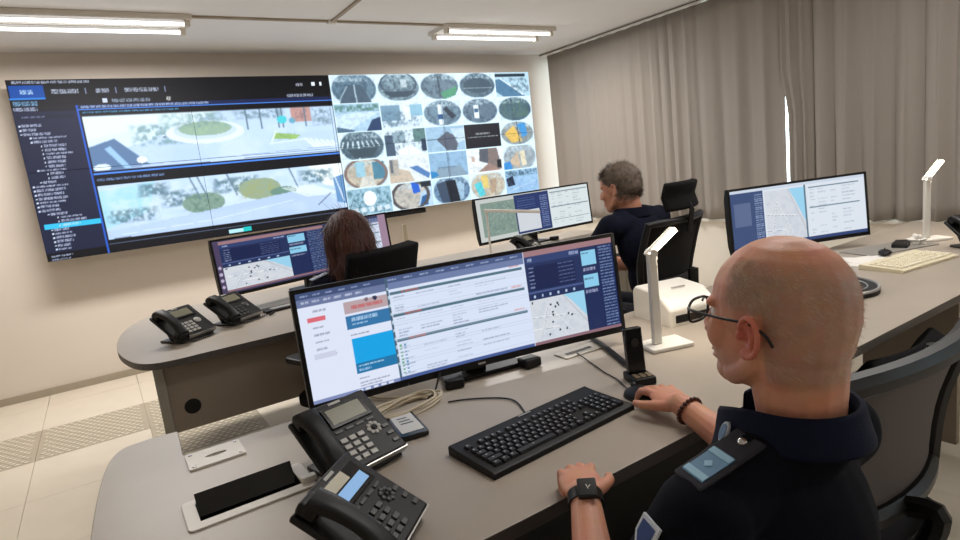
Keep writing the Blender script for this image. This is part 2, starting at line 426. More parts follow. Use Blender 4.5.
def screen_obj(name, wd, ht, cv, m, parent, yfun=None, box=None):
    """vertical screen in the local XZ plane facing -Y; x centred, z from 0"""
    a = lin_img(cv if isinstance(cv, np.ndarray) else cv.a); ny, nx = a.shape[:2]
    xs_ = np.linspace(-wd / 2, wd / 2, nx); zs_ = np.linspace(ht, 0, ny)
    X, Z = np.meshgrid(xs_, zs_); Y = yfun(X) if yfun else np.zeros_like(X)
    co = np.stack([X, Y, Z], -1).reshape(-1, 3)
    idx = np.arange(nx * ny).reshape(ny, nx)
    q = np.stack([idx[1:, :-1], idx[1:, 1:], idx[:-1, 1:], idx[:-1, :-1]], -1).reshape(-1, 4)
    me = bpy.data.meshes.new(name); me.vertices.add(len(co)); me.vertices.foreach_set('co', co.ravel())
    me.loops.add(q.size); me.loops.foreach_set('vertex_index', q.ravel().astype(np.int32))
    me.polygons.add(len(q)); me.polygons.foreach_set('loop_start', (np.arange(len(q)) * 4).astype(np.int32))
    me.update(calc_edges=True)
    at_ = me.attributes.new('picture', 'FLOAT_COLOR', 'POINT')
    at_.data.foreach_set('color', np.concatenate([a, np.ones((ny, nx, 1))], -1).reshape(-1).astype(np.float32))
    return link(name, me, m, parent)
random.seed(11)
# --- the video wall picture
vw = Cv(760, 214, (.03, .035, .06))
vw.rect(0, 0, .506, .028, (.05, .05, .06)); vw.text(.008, .010, .10, .012, (.8, .85, .95))
vw.rect(0, .03, .506, .13, (.035, .04, .055)); vw.rect(.002, .035, .046, .10, (.02, .28, .62)); vw.text(.016, .058, .016, .022, (.9, .95, 1))
vw.rect(.0, .10, .046, .108, (.15, .5, .85))
for u, l in ((.055, .036), (.115, .018), (.155, .05)): vw.text(u, .055, l, .026, (.85, .9, 1))
for u in (.10, .142, .215): vw.rect(u, .05, u + .0012, .085, (.5, .55, .7))
vw.text(.004, .118, .03, .024, (.55, .8, 1)); vw.text(.134, .115, .055, .022, (.7, .78, .9)); vw.text(.215, .112, .008, .024, (1, 1, 1)); vw.rect(.121, .11, .128, .135, (.8, .85, .95))
vw.text(.44, .05, .012, .02, (.9, .9, 1)); vw.text(.42, .12, .05, .018, (.8, .85, .95)); vw.rect(.47, .045, .476, .07, (.9, .95, 1)); vw.rect(.485, .045, .489, .07, (.9, .95, 1))
vw.rect(0, .145, .083, 1, (.10, .125, .23)); vw.rect(0, .145, .083, .175, (.05, .06, .10)); vw.text(.003, .15, .03, .02, (.8, .85, 1))
vw.rect(.004, .19, .078, .212, (.09, .11, .19)); vw.text(.01, .195, .03, .01, (.5, .55, .7))
v = .24
for k, (ind, l) in enumerate([(0, .03), (0, .02), (0, .04), (1, .05), (1, .035), (2, .035), (2, .035), (2, .042), (2, .03), (2, .03), (2, .026), (1, .04), (2, .02), (2, .022), (1, .02), (0, .05), (0, .045), (0, .04), (0, .045), (0, .04), (0, .03), (0, .03), (1, .025), (2, .035), (2, .04), (2, .03), (1, .022), (1, .025), (1, .03), (1, .025), (1, .02), (1, .02)]):
    if k == 25: vw.rect(0.006, v - .006, .083, v + .024, (.2, .75, .95))
    vw.text(.008 + ind * .011, v, l * .85, .013, (.82, .86, .96)); vw.rect(.004 + ind * .011, v + .003, .006 + ind * .011, v + .012, (.8, .85, .95)); v += .0222
vw.rect(0, .955, .083, 1, (.02, .025, .04)); vw.text(.006, .965, .03, .012, (.8, .85, 1)); vw.text(.006, .985, .025, .010, (.7, .75, .9))
vw.rect(.0835, .145, .086, 1, (.16, .36, .78))
vw.rect(.086, .145, .506, .17, (.10, .14, .30)); vw.text(.09, .150, .19, .014, (.75, .85, 1)); vw.text(.09, .18, .14, .012, (.35, .72, .95)); vw.rect(.086, .170, .506, .174, (.3, .55, .95))
def road(v0, v1, second):
    vw.win = (.0885, v0, .505, v1)
    vw.rect(0, 0, 1, 1, (.74, .85, .97)); vw.noise(0, .3, 1, 1, (.83, .91, 1), 30, .7)
    vw.noise(0, .5, 1, 1, (.66, .78, .95), 40, .5)
    if not second:
        vw.poly([(0, .05), (.30, .0), (.5, 0), (.2, .5), (0, .75)], (.86, .95, .99)); vw.poly([(.0, .0), (.5, .0), (.24, .22), (0, .42)], (.90, .97, 1))
        vw.noise(.14, .18, .48, .62, (.33, .50, .52), 5, .75, .40); vw.noise(.25, .0, .5, .34, (.42, .6, .58), 6, .7, .42)
        for k in range(7): vw.rect(.26 + k * .02, .40 - k * .03, .272 + k * .02, .44 - k * .03, (.9, .95, 1)); vw.rect(.262 + k * .02, .43 - k * .03, .274 + k * .02, .46 - k * .03, (.25, .33, .42))
        vw.ell(.43, .40, .155, .22, (.90, .96, 1)); vw.ell(.43, .37, .125, .17, (.78, .87, .95)); vw.ell(.43, .33, .105, .14, (.52, .66, .54)); vw.noise(.34, .2, .52, .46, (.62, .72, .52), 4, .7); vw.noise(.30, .0, .56, .34, (.36, .50, .50), 5, .6)
        vw.poly([(0, .55), (.09, .42), (.20, .95), (.0, 1)], (.22, .36, .55)); vw.poly([(.05, .6), (.07, .55), (.135, 1), (.11, 1)], (.55, .75, .95)); vw.ell(.17, .84, .018, .06, (1, 1, 1)); vw.ell(.03, .93, .03, .07, (.9, .97, 1))
        vw.noise(.54, 0, .78, .22, (.30, .42, .48), 4, .8, .4); vw.rect(.80, 0, .89, .30, (.74, .50, .45)); vw.noise(.80, 0, .9, .3, (.35, .25, .30), 3, .7, .55); vw.noise(.88, .02, 1, .42, (.33, .42, .48), 4, .85, .4)
        for x in (.60, .66, .735, .755, .86): vw.rect(x, 0, x + .006, .40, (.25, .35, .42))
        vw.ell(.755, .24, .022, .08, (.15, .78, .82)); vw.ell(.80, .27, .014, .06, (.3, .6, .72))
        vw.poly([(.70, .62), (.72, .50), (.83, .58), (.80, .66)], (.55, .72, .28)); vw.noise(.69, .48, .84, .68, (.35, .55, .25), 3, .5)
        vw.line(.68, .72, .86, .66, .015, (.95, 1, 1)); vw.line(.695, .68, .72, .47, .006, (.95, 1, 1))
        for k in range(6): vw.poly([(.84 + k * .025, .66 + k * .015), (.852 + k * .025, .66 + k * .015), (.90 + k * .02, .86), (.88 + k * .02, .86)], (.96, 1, 1), .8)
        vw.soften(.24); vw.line(.12, .95, 1, .86, .012, (.6, .7, .9)); vw.line(0, .99, 1, .97, .012, (.4, .5, .7))
    else:
        vw.poly([(0, .1), (.2, 0), (.16, .55), (0, .8)], (.62, .86, .95)); vw.poly([(.84, 0), (1, 0), (1, .55), (.9, .42)], (.97, 1, 1))
        vw.noise(0, .0, .9, .62, (.84, .92, .95), 9, .6, .4)
        for (a, b_, c_, d_) in ((.0, .45, .2, .75), (.12, .02, .26, .3), (.2, .2, .36, .55), (.4, .05, .62, .4), (.78, .06, .96, .4)): vw.noise(a, b_, c_, d_, (.22, .36, .42), 4, .85, .38)
        vw.ell(.37, .52, .085, .20, (.44, .56, .48)); vw.noise(.28, .3, .46, .72, (.22, .38, .30), 3, .7); vw.ell(.61, .36, .09, .22, (.52, .60, .46)); vw.noise(.5, .16, .7, .58, (.58, .60, .30), 3, .7); vw.ell(.71, .47, .06, .10, (.32, .48, .40))
        for x in (.33, .36, .48, .75): vw.line(x, 0, x + .03, .45, .006, (.3, .4, .48))
        vw.poly([(0, .84), (.3, .72), (.55, .60), (.75, .50), (.92, .70), (1, 1), (0, 1)], (.68, .78, .93)); vw.noise(0, .7, 1, 1, (.76, .85, .97), 26, .6)
        for k in range(7): vw.poly([(.70 + k * .02, .40), (.715 + k * .02, .40), (.84 + k * .025, .66), (.82 + k * .025, .66)], (.94, .98, 1), .75)
        vw.line(.05, .93, .4, .88, .012, (.86, .93, 1)); vw.line(.4, .88, .75, .68, .012, (.86, .93, 1))
        vw.poly([(.95, .3), (1, .25), (1, .9), (.955, .85)], (.30, .5, .72)); vw.line(.96, .3, .99, .85, .006, (.9, .95, 1)); vw.line(.0, .98, .12, 1, .01, (.2, .25, .35)); vw.line(.86, .86, .93, .62, .006, (.2, .25, .35))
    if second: vw.soften(.20)
    vw.win = (0, 0, 1, 1)
road(.208, .525, False); vw.rect(.087, .535, .505, .540, (.3, .55, .95)); vw.text(.09, .565, .10, .016, (.55, .7, .95)); vw.rect(.087, .55, .505, .553, (.12, .3, .7)); road(.608, .922, True)
vw.rect(.087, .945, .505, .948, (.3, .35, .45)); vw.rect(.275, .962, .30, .985, (.7, .9, .95)); vw.rect(.30, .96, .315, .988, (.1, .75, .75))
# camera mosaic
def fish(g=(.40, .52, .60), dk=(.22, .30, .37), bgc=(.88, .96, 1.0), full=.5):
    vw.rect(0, 0, 1, 1, bgc); vw.ell(.5, .5, .5, full + .02, (.75, .86, .92)); vw.ell(.5, .5, .48, full - .01, g)
    u, v_ = vw.loc(); msk = ((u - .5) / .48) ** 2 + ((v_ - .5) / (full - .01)) ** 2 <= 1
    keep = vw.a.copy(); vw.noise(0, 0, 1, 1, dk, 5, .7, .45); vw.noise(0, 0, 1, .28, (.80, .9, .95), 3, .7, .45); vw.a = np.where(msk[..., None], vw.a, keep)
def tile(r, c):
    u0 = .5075 + c * .0985; v0 = r * .2; vw.win = (u0, v0 + .003, u0 + .0970, v0 + .1955); k = r * 5 + c
    if k == 0: fish(full=.58); vw.poly([(.35, .35), (.65, .35), (.85, 1), (.15, 1)], (.28, .36, .43)); vw.line(.5, .35, .52, 1, .03, (.7, .8, .85)); vw.line(.35, .4, .15, .9, .03, (.6, .7, .75))
    elif k == 1: fish((.52, .63, .68)); vw.ring(.5, .35, .42, .4, .05, (.25, .33, .4)); vw.rect(.55, .2, .7, .5, (.75, .82, .86)); vw.poly([(.1, .65), (.9, .65), (.7, .85), (.3, .85)], (.2, .27, .33))
    elif k == 2: fish((.42, .52, .58)); vw.poly([(.5, .75), (.95, .5), (.9, .85), (.6, 1)], (.3, .6, .45)); vw.line(.48, .1, .5, .9, .03, (.25, .3, .36))
    elif k == 3: fish((.36, .46, .52)); vw.ell(.5, .5, .38, .3, (.24, .32, .38)); vw.line(.1, .6, .9, .6, .03, (.6, .7, .75))
    elif k == 4:
        vw.rect(0, 0, 1, 1, (.72, .86, .93)); vw.rect(0, .06, .9, .18, (.1, .16, .2)); vw.poly([(0, .3), (.2, .25), (.85, 1), (.2, 1), (0, .8)], (.30, .48, .62)); vw.line(.15, .25, .8, .95, .05, (.9, .97, 1)); vw.noise(.4, .2, 1, .9, (.2, .3, .38), 4, .6)
    elif k == 5:
        vw.rect(0, 0, 1, 1, (.70, .84, .94)); vw.noise(0, 0, 1, .3, (.3, .48, .45), 4, .9, .35); vw.poly([(0, .4), (.6, .3), (1, .3), (.2, 1), (0, 1)], (.82, .92, 1)); vw.poly([(.8, .6), (1, .5), (1, 1), (.65, 1)], (.12, .22, .38)); vw.poly([(0, .8), (.4, .95), (.35, 1), (0, 1)], (.3, .42, .52))
    elif k == 6:
        vw.rect(0, 0, 1, 1, (.86, .94, 1)); vw.rect(0, .1, .45, .7, (.45, .6, .70)); vw.noise(0, .3, .9, .95, (.35, .47, .55), 4, .8, .45); vw.rect(.55, 0, .7, .7, (.93, .98, 1)); vw.rect(.7, .1, 1, .55, (.55, .75, .85))
    elif k == 7: fish((.44, .56, .64)); vw.rect(.38, .15, .5, .95, (.9, .97, 1)); vw.poly([(.6, .25), (.85, .65), (.72, .75), (.52, .35)], (.13, .18, .24)); vw.rect(.36, .55, .5, .75, (.12, .3, .5))
    elif k == 8: fish((.42, .52, .60)); vw.rect(.32, .25, .46, .8, (.93, .98, 1)); vw.rect(.34, .4, .44, .55, (.2, .35, .5)); vw.ell(.7, .5, .2, .3, (.36, .45, .52))
    elif k == 9: fish((.30, .42, .46)); vw.noise(.1, .1, .9, .9, (.35, .5, .35), 4, .5)
    elif k == 10: fish((.35, .45, .50), full=.6); vw.line(.42, .3, .4, 1, .04, (.8, .9, .95)); [vw.line(.1 + .1 * q, .3, .05 + .12 * q, .55, .03, (.85, .93, .97)) for q in range(8)]; vw.poly([(.15, .6), (.85, .6), (.7, .95), (.3, .95)], (.22, .29, .33))
    elif k == 11:
        vw.rect(0, 0, 1, 1, (.85, .93, .97)); vw.rect(0, .2, .22, 1, (.25, .33, .42)); vw.rect(.2, .1, .5, .5, (.55, .66, .72)); vw.rect(.7, .0, 1, .5, (.35, .5, .5)); vw.noise(0, 0, 1, 1, (.15, .22, .28), 4, .7, .6); vw.poly([(.3, .8), (.6, .6), (.9, 1), (.3, 1)], (.95, .98, 1)); vw.rect(.88, .4, 1, .9, (.12, .2, .3))
    elif k == 12:
        vw.rect(0, 0, 1, 1, (.62, .77, .88)); vw.poly([(.25, .5), (.55, .2), (.85, .5), (.75, 1), (.5, .95)], (.33, .36, .42)); vw.poly([(.65, .1), (1, .1), (1, .6), (.8, .7)], (.78, .88, .95)); vw.line(0, .5, 1, .45, .015, (.25, .3, .38)); vw.line(.5, 0, .5, 1, .02, (.25, .3, .38))
    elif k == 13:
        vw.rect(0, 0, 1, 1, (.03, .04, .07)); vw.text(.3, .36, .4, .07, (.95, 1, 1)); vw.text(.06, .50, .88, .06, (.95, 1, 1))
    elif k == 14: fish((.62, .66, .66), (.45, .5, .52)); vw.poly([(.1, .5), (.4, .15), (.62, .85), (.3, .9)], (.92, .76, .36)); vw.poly([(.5, .1), (.75, .05), (.8, .6), (.65, .7)], (.25, .6, .88)); vw.line(.5, 0, .55, 1, .02, (.2, .25, .3))
    elif k == 15: fish((.80, .76, .68), (.66, .64, .58), full=.62); vw.rect(.28, .05, .48, .6, (.60, .80, .88)); vw.rect(.66, .1, .92, .75, (.30, .52, .62)); vw.ring(.5, .5, .46, .55, .07, (.5, .42, .40)); vw.poly([(.4, .6), (.62, .6), (.7, 1), (.3, 1)], (.86, .86, .82))
    elif k == 16:
        vw.rect(0, 0, 1, 1, (.90, .94, .96)); vw.poly([(0, .3), (.5, .6), (.6, 1), (0, 1)], (.80, .74, .66)); vw.rect(.03, .1, .25, .7, (.70, .68, .64)); vw.poly([(.5, .45), (.7, .4), (1, .75), (.95, .95)], (.30, .48, .72)); vw.rect(.05, .1, .12, .6, (.4, .42, .45))
    elif k == 17:
        vw.rect(0, 0, 1, 1, (.56, .72, .85)); vw.poly([(.2, .6), (.8, .58), (.98, 1), (.02, 1)], (.52, .62, .70)); vw.line(.2, .6, .8, .58, .02, (.3, .4, .5)); vw.rect(.49, 0, .515, 1, (.25, .32, .4)); vw.poly([(0, .7), (.15, .75), (.2, .9), (0, 1)], (.15, .5, .75))
    elif k == 18:
        vw.rect(0, 0, 1, 1, (.93, .96, .97)); vw.poly([(.35, 0), (.75, 0), (.6, .65), (.32, .5)], (.32, .34, .38)); vw.poly([(.6, 0), (.85, 0), (.95, .9), (.55, .95)], (.50, .44, .42)); vw.poly([(.25, .95), (.6, .6), (.9, .95)], (.62, .5, .46)); vw.rect(.82, .5, .95, .85, (.06, .08, .1)); vw.rect(.1, .3, .2, .5, (.8, .7, .66))
    elif k == 19: fish((.66, .72, .75), (.5, .56, .6), full=.6); vw.poly([(.15, .7), (.45, .2), (.5, 1)], (.80, .72, .62)); vw.poly([(.5, .3), (.65, .2), (.7, .85), (.55, .9)], (.9, .86, .74)); vw.poly([(0, .7), (.2, .65), (.25, 1), (0, 1)], (.2, .55, .85))
    elif k == 20:
        vw.rect(0, 0, 1, 1, (.62, .78, .86)); vw.noise(0, 0, 1, 1, (.25, .42, .48), 4, .8, .5); vw.ell(.5, .4, .15, .28, (.97, 1, 1)); [vw.poly([(.08 + q * .18, .75), (.2 + q * .18, .7), (.22 + q * .18, .88), (.1 + q * .18, .92)], (.85, .92, .96)) for q in range(5)]
    elif k == 21: fish((.78, .76, .72), (.6, .6, .58), full=.62); vw.poly([(.48, .0), (.66, .0), (.7, .4), (.52, .45)], (.12, .36, .82)); vw.poly([(.7, .45), (1, .2), (1, 1), (.6, 1)], (.72, .84, .94)); vw.poly([(.72, .6), (.9, .5), (.85, .95), (.65, .95)], (.15, .35, .6)); vw.ring(.45, .5, .44, .55, .09, (.3, .28, .28)); vw.rect(.72, .0, .98, .22, (.08, .12, .16))
    elif k == 22: fish((.42, .56, .68), (.22, .32, .44), (.80, .93, 1), .62); vw.poly([(.35, .1), (.62, .1), (.7, 1), (.4, 1)], (.06, .08, .12)); vw.poly([(.1, .2), (.35, .1), (.42, 1), (.2, .95)], (.20, .27, .36)); vw.poly([(.62, .15), (.85, .3), (.8, .9), (.7, .95)], (.62, .76, .86))
    elif k == 23: fish((.80, .77, .70), (.66, .62, .55), full=.62); vw.poly([(.1, .4), (.3, .3), (.4, .9), (.22, .95)], (.32, .80, .85)); vw.poly([(.3, .1), (.5, .05), (.52, .6), (.36, .6)], (.90, .80, .45)); vw.poly([(.55, .3), (.75, .2), (.7, .8), (.55, .9)], (.70, .60, .50))
    else:
        vw.rect(0, 0, 1, 1, (.62, .78, .93)); vw.noise(0, 0, 1, .3, (.25, .38, .45), 3, .9, .4); vw.poly([(.02, .35), (.22, .25), (.28, .65), (.06, .7)], (.08, .12, .2)); vw.line(.1, .9, 1, .5, .03, (.85, .94, 1)); vw.noise(0, .4, 1, 1, (.5, .66, .85), 12, .5)
vw.rect(.506, 0, 1, 1, (.86, .96, 1.0))
for r in range(5):
    for c in range(5): tile(r, c); vw.soften(.06); vw.noise(0, 0, 1, 1, (.15, .25, .33), 5, .13 if (r, c) != (2, 3) else 0, .5)
vw.win = (0, 0, 1, 1)

VWX, VWY, VWZ, PWD, PHT = -.3524, 5.53, 1.0541, 1.1868, .6656
t = thing('video_wall', 'large video wall of eight display panels with road views and camera mosaic', 'video wall', (VWX + 2 * PWD, VWY, VWZ))
MB().b(-2 * PWD + .004, 2 * PWD - .004, .004, .10, .004, 2 * PHT - .004).build('frame', BLK, t)
for xx in (-1.8, -.6, .6, 1.8): MB().b(xx - .04, xx + .04, .10, YW - VWY - .0005, .12, 2 * PHT - .12).build('wall_mount', BLK, t)
SM = screen_mat('video_wall_screen', 1.18, .6)
for r in range(2):
    for c in range(4):
        a = vw.a[(0 if r == 0 else 107):(107 if r == 0 else 214), c * 190:(c + 1) * 190]
        p = screen_obj('display_panel', PWD - .003, PHT - .003, a, SM, t)
        p.location = (-2 * PWD + PWD * (c + .5), 0, PHT * (1 - r) + .0015)
sb = thing('soundbar', 'black bar mounted on the wall under the video wall', 'bar', (2.47, YW, .995))
MB().b(-.42, .42, -.20, -.12, 0, .05).build('body', BLK, sb, bevel=.006)
MB().b(-.3, .3, -.12, -.0005, .01, .04).build('bracket', BLK, sb)

# --- computer pictures
def ui_list(cv, u0, v0, u1, v1, rows, c=(.30, .36, .48), al=.55):
    for k in range(rows):
        v = v0 + (v1 - v0) * (k + .3) / rows
        for uu, l in ((.02, .10), (.18, .18), (.42, .12), (.62, .25)):
            if random.random() < .6: cv.text(u0 + (u1 - u0) * uu, v, (u1 - u0) * l * random.uniform(.5, 1), (v1 - v0) / rows * .42, c, al * random.uniform(.4, 1))
def map_part(cv, u0, v0, u1, v1, dots=True):
    cv.win = (u0, v0, u1, v1)
    cv.rect(0, 0, 1, 1, (.83, .85, .88)); cv.noise(0, 0, 1, 1, (.76, .79, .84), 7, .6)
    cv.poly([(.62, 0), (1, 0), (1, .62), (.9, .45), (.76, .2)], (.60, .82, .93)); cv.line(.6, 0, 1, .78, .014, (.7, .71, .74))
    for (a, b_, c_, d_) in ((0, .7, .45, .72), (.1, 1, .3, .2), (.3, .2, .7, .9), (0, .4, .8, .5), (.45, .72, .6, 1)): cv.line(a, b_, c_, d_, .01, (.95, .95, .96)); cv.line(a, b_ + .02, c_, d_ + .02, .006, (.6, .64, .7))
    if dots:
        for (a, b_) in ((.04, .06), (.36, .18), (.44, .25), (.48, .17), (.5, .22), (.38, .36), (.38, .43), (.36, .6), (.66, .47), (.72, .52), (.28, .88), (.47, .82), (.6, .82)): cv.ell(a, b_, .016, .028, (.12, .2, .28))
    cv.win = (0, 0, 1, 1)
def dispatch(cv, u0, u1, v0=.0, v1=1.0):
    cv.win = (u0, v0, u1, v1)
    cv.rect(0, 0, 1, 1, (.15, .20, .36)); cv.rect(0, 0, 1, .06, (.62, .48, .50)); cv.rect(0, .06, .62, .14, (.20, .26, .44)); cv.text(.03, .085, .05, .03, (.8, .85, .95)); cv.text(.5, .085, .1, .03, (.8, .85, .95))
    cv.rect(.03, .17, .55, .42, (.11, .15, .30)); 
    for k in range(6): cv.text(.03, .18 + k * .04, .06, .014, (.7, .75, .9)); cv.text(.36, .18 + k * .04, .18, .012, (.45, .5, .68))
    cv.rect(.0, .43, .62, .45, (.3, .36, .55)); 
    for k in range(6): cv.rect(.05 + k * .09, .47, .07 + k * .09, .50, (.7, .78, .9))
    cv.rect(.63, .10, .80, .26, (.55, .80, .92)); cv.text(.64, .12, .08, .02, (.2, .3, .4)); cv.rect(.63, .36, .80, .50, (.55, .80, .92)); cv.text(.64, .40, .1, .02, (.2, .3, .4)); cv.text(.64, .29, .14, .03, (.8, .8, .9)); cv.text(.64, .53, .14, .03, (.8, .8, .9))
    cv.rect(.80, .06, 1, .97, (.12, .17, .34))
    for k in range(27): cv.text(.83, .08 + k * .033, .15, .014, (.62, .72, .88))
    cv.rect(0, .965, 1, 1, (.55, .42, .46))
    cv.win = (0, 0, 1, 1)
    w_ = u1 - u0; h_ = v1 - v0; map_part(cv, u0 + .0 * w_, v0 + .52 * h_, u0 + .62 * w_, v0 + .965 * h_)
    cv.rect(u0 + .62 * w_, v0 + .57 * h_, u0 + .80 * w_, v0 + .965 * h_, (.13, .18, .34))
def browser(cv, u0, u1, v0=0, v1=1):
    cv.win = (u0, v0, u1, v1)
    cv.rect(0, 0, 1, 1, (.85, .89, .97)); cv.rect(0, 0, 1, .065, (.30, .36, .52)); cv.rect(0, .065, 1, .12, (.44, .50, .66))
    for k in range(9): cv.text(.02 + k * .11, .025, .06, .018, (.75, .8, .92))
    for v in (.15, .36, .60): cv.rect(.02, v, .98, v + .028, (.33, .45, .52)); cv.text(.10, v + .004, .12, .02, (.85, .40, .35)); cv.text(.88, v - .03, .08, .02, (.85, .45, .40), .6)
    ui_list(cv, .02, .19, .98, .35, 6); ui_list(cv, .02, .40, .98, .59, 7); ui_list(cv, .02, .64, .98, .96, 11)
    for k in range(9): cv.rect(.03, .66 + k * .033, .045, .675 + k * .033, (.35, .65, .45)); cv.rect(.06, .66 + k * .033, .075, .675 + k * .033, (.4, .6, .75))
    for k in range(30): cv.rect(0, .12 + k * .029, 1, .123 + k * .029, (.74, .78, .86), .5)
    cv.rect(0, 0, .018, 1, (.28, .38, .46)); [cv.rect(.004, .1 + .08 * k, .014, .13 + .08 * k, (.7, .8, .85)) for k in range(10)]
    cv.rect(0, .965, 1, 1, (.28, .36, .58))
    cv.win = (0, 0, 1, 1)
def webpage(cv, u0, u1):
    cv.win = (u0, 0, u1, 1)
    cv.rect(0, 0, 1, 1, (.87, .90, .97)); cv.rect(0, 0, 1, .06, (.26, .32, .47)); cv.rect(0, .06, 1, .13, (.42, .47, .62))
    for k in range(6): cv.text(.05 + k * .14, .025, .08, .018, (.7, .75, .9)); cv.text(.05 + k * .12, .085, .08, .02, (.85, .88, .95))
    cv.text(.16, .17, .14, .02, (.5, .5, .6)); cv.rect(.09, .235, .28, .275, (.86, .42, .47))
    for k, l in enumerate((.12, .18, .16, .12, .22)): cv.text(.13, .32 + k * .065, l, .018, (.5, .52, .62))
    cv.rect(.10, .565, .34, .61, (.80, .82, .90))
    cv.rect(.50, .16, 1, .27, (.72, .64, .66)); cv.text(.58, .20, .36, .035, (.78, .30, .30)); cv.ell(.86, .165, .025, .025, (.2, .2, .3)); cv.ell(.76, .165, .02, .02, (.5, .4, .45)); cv.rect(.5, .13, 1, .15, (.87, .9, .97))
    cv.rect(.50, .29, 1, .41, (.22, .46, .66)); cv.text(.56, .31, .3, .03, (.85, .92, 1)); cv.text(.56, .36, .18, .02, (.8, .88, 1))
    cv.text(.52, .46, .22, .015, (.5, .5, .6)); cv.rect(.52, .50, 1, .77, (.10, .64, .90)); cv.rect(.52, .73, 1, .83, (.14, .46, .66)); cv.text(.55, .75, .3, .02, (.9, .95, 1)); cv.text(.55, .79, .14, .02, (.85, .9, 1))
    cv.text(.54, .87, .12, .015, (.5, .5, .6)); cv.text(.54, .91, .35, .015, (.5, .5, .6)); cv.text(.54, .935, .25, .015, (.5, .5, .6))
    cv.rect(0, .965, 1, 1, (.50, .55, .72)); [cv.rect(.5 + .09 * k, .97, .56 + .09 * k, .995, (.85, .88, .95)) for k in range(5)]
    cv.win = (0, 0, 1, 1)
c1 = Cv(460, 146, (.85, .89, .97)); webpage(c1, 0, .245); browser(c1, .245, .685); dispatch(c1, .688, 1)
c2 = Cv(300, 86, (.2, .25, .4)); c2.rect(0, 0, 1, 1, (.28, .26, .38)); dispatch(c2, .03, .60, .02, .96); c2.rect(.6, .02, 1, .96, (.15, .2, .34)); browser(c2, .78, .95, .05, .94); c2.rect(.95, 0, 1, 1, (.62, .52, .60)); c2.rect(0, 0, .03, 1, (.30, .26, .38)); [c2.ell(.015, .5 + .12 * k, .008, .03, (.75, .7, .8)) for k in range(4)]
c3 = Cv(260, 78, (.78, .80, .79)); c3.rect(.04, .10, .33, .90, (.52, .60, .56)); c3.noise(.04, .10, .33, .9, (.42, .52, .50), 4, .7); c3.noise(.04, .10, .33, .9, (.70, .76, .74), 3, .5, .6); c3.win = (.33, .02, .64, .97); c3.rect(0, 0, 1, 1, (.17, .23, .42)); c3.rect(.04, .42, .68, .95, (.82, .84, .87)); [c3.text(.74, .1 + k * .05, .2, .025, (.65, .72, .88)) for k in range(17)]; [c3.text(.08, .1 + k * .06, .5, .02, (.4, .48, .66)) for k in range(5)]; c3.win = (0, 0, 1, 1); c3.rect(.64, 0, 1, 1, (.86, .90, .91)); ui_list(c3, .66, .10, .98, .95, 14, (.45, .52, .58)); [c3.rect(.65, v, .99, v + .02, (.5, .56, .6)) for v in (.08, .45, .78)]
c4 = Cv(240, 100, (.86, .89, .93)); c4.rect(0, 0, .26, 1, (.24, .31, .47)); c4.rect(.03, .22, .16, .6, (.36, .42, .56)); [c4.text(.19, .1 + k * .035, .06, .018, (.7, .76, .88)) for k in range(22)]; map_part(c4, .27, .08, .565, 1, False); c4.rect(.565, 0, .58, 1, (.35, .45, .52)); ui_list(c4, .6, .12, .98, .92, 14, (.5, .56, .64)); [c4.rect(.6, v, .96, v + .018, (.42, .52, .58)) for v in (.10, .44)]; c4.rect(0, .94, 1, 1, (.2, .27, .45)); c4.rect(0, 0, 1, .05, (.80, .84, .9))

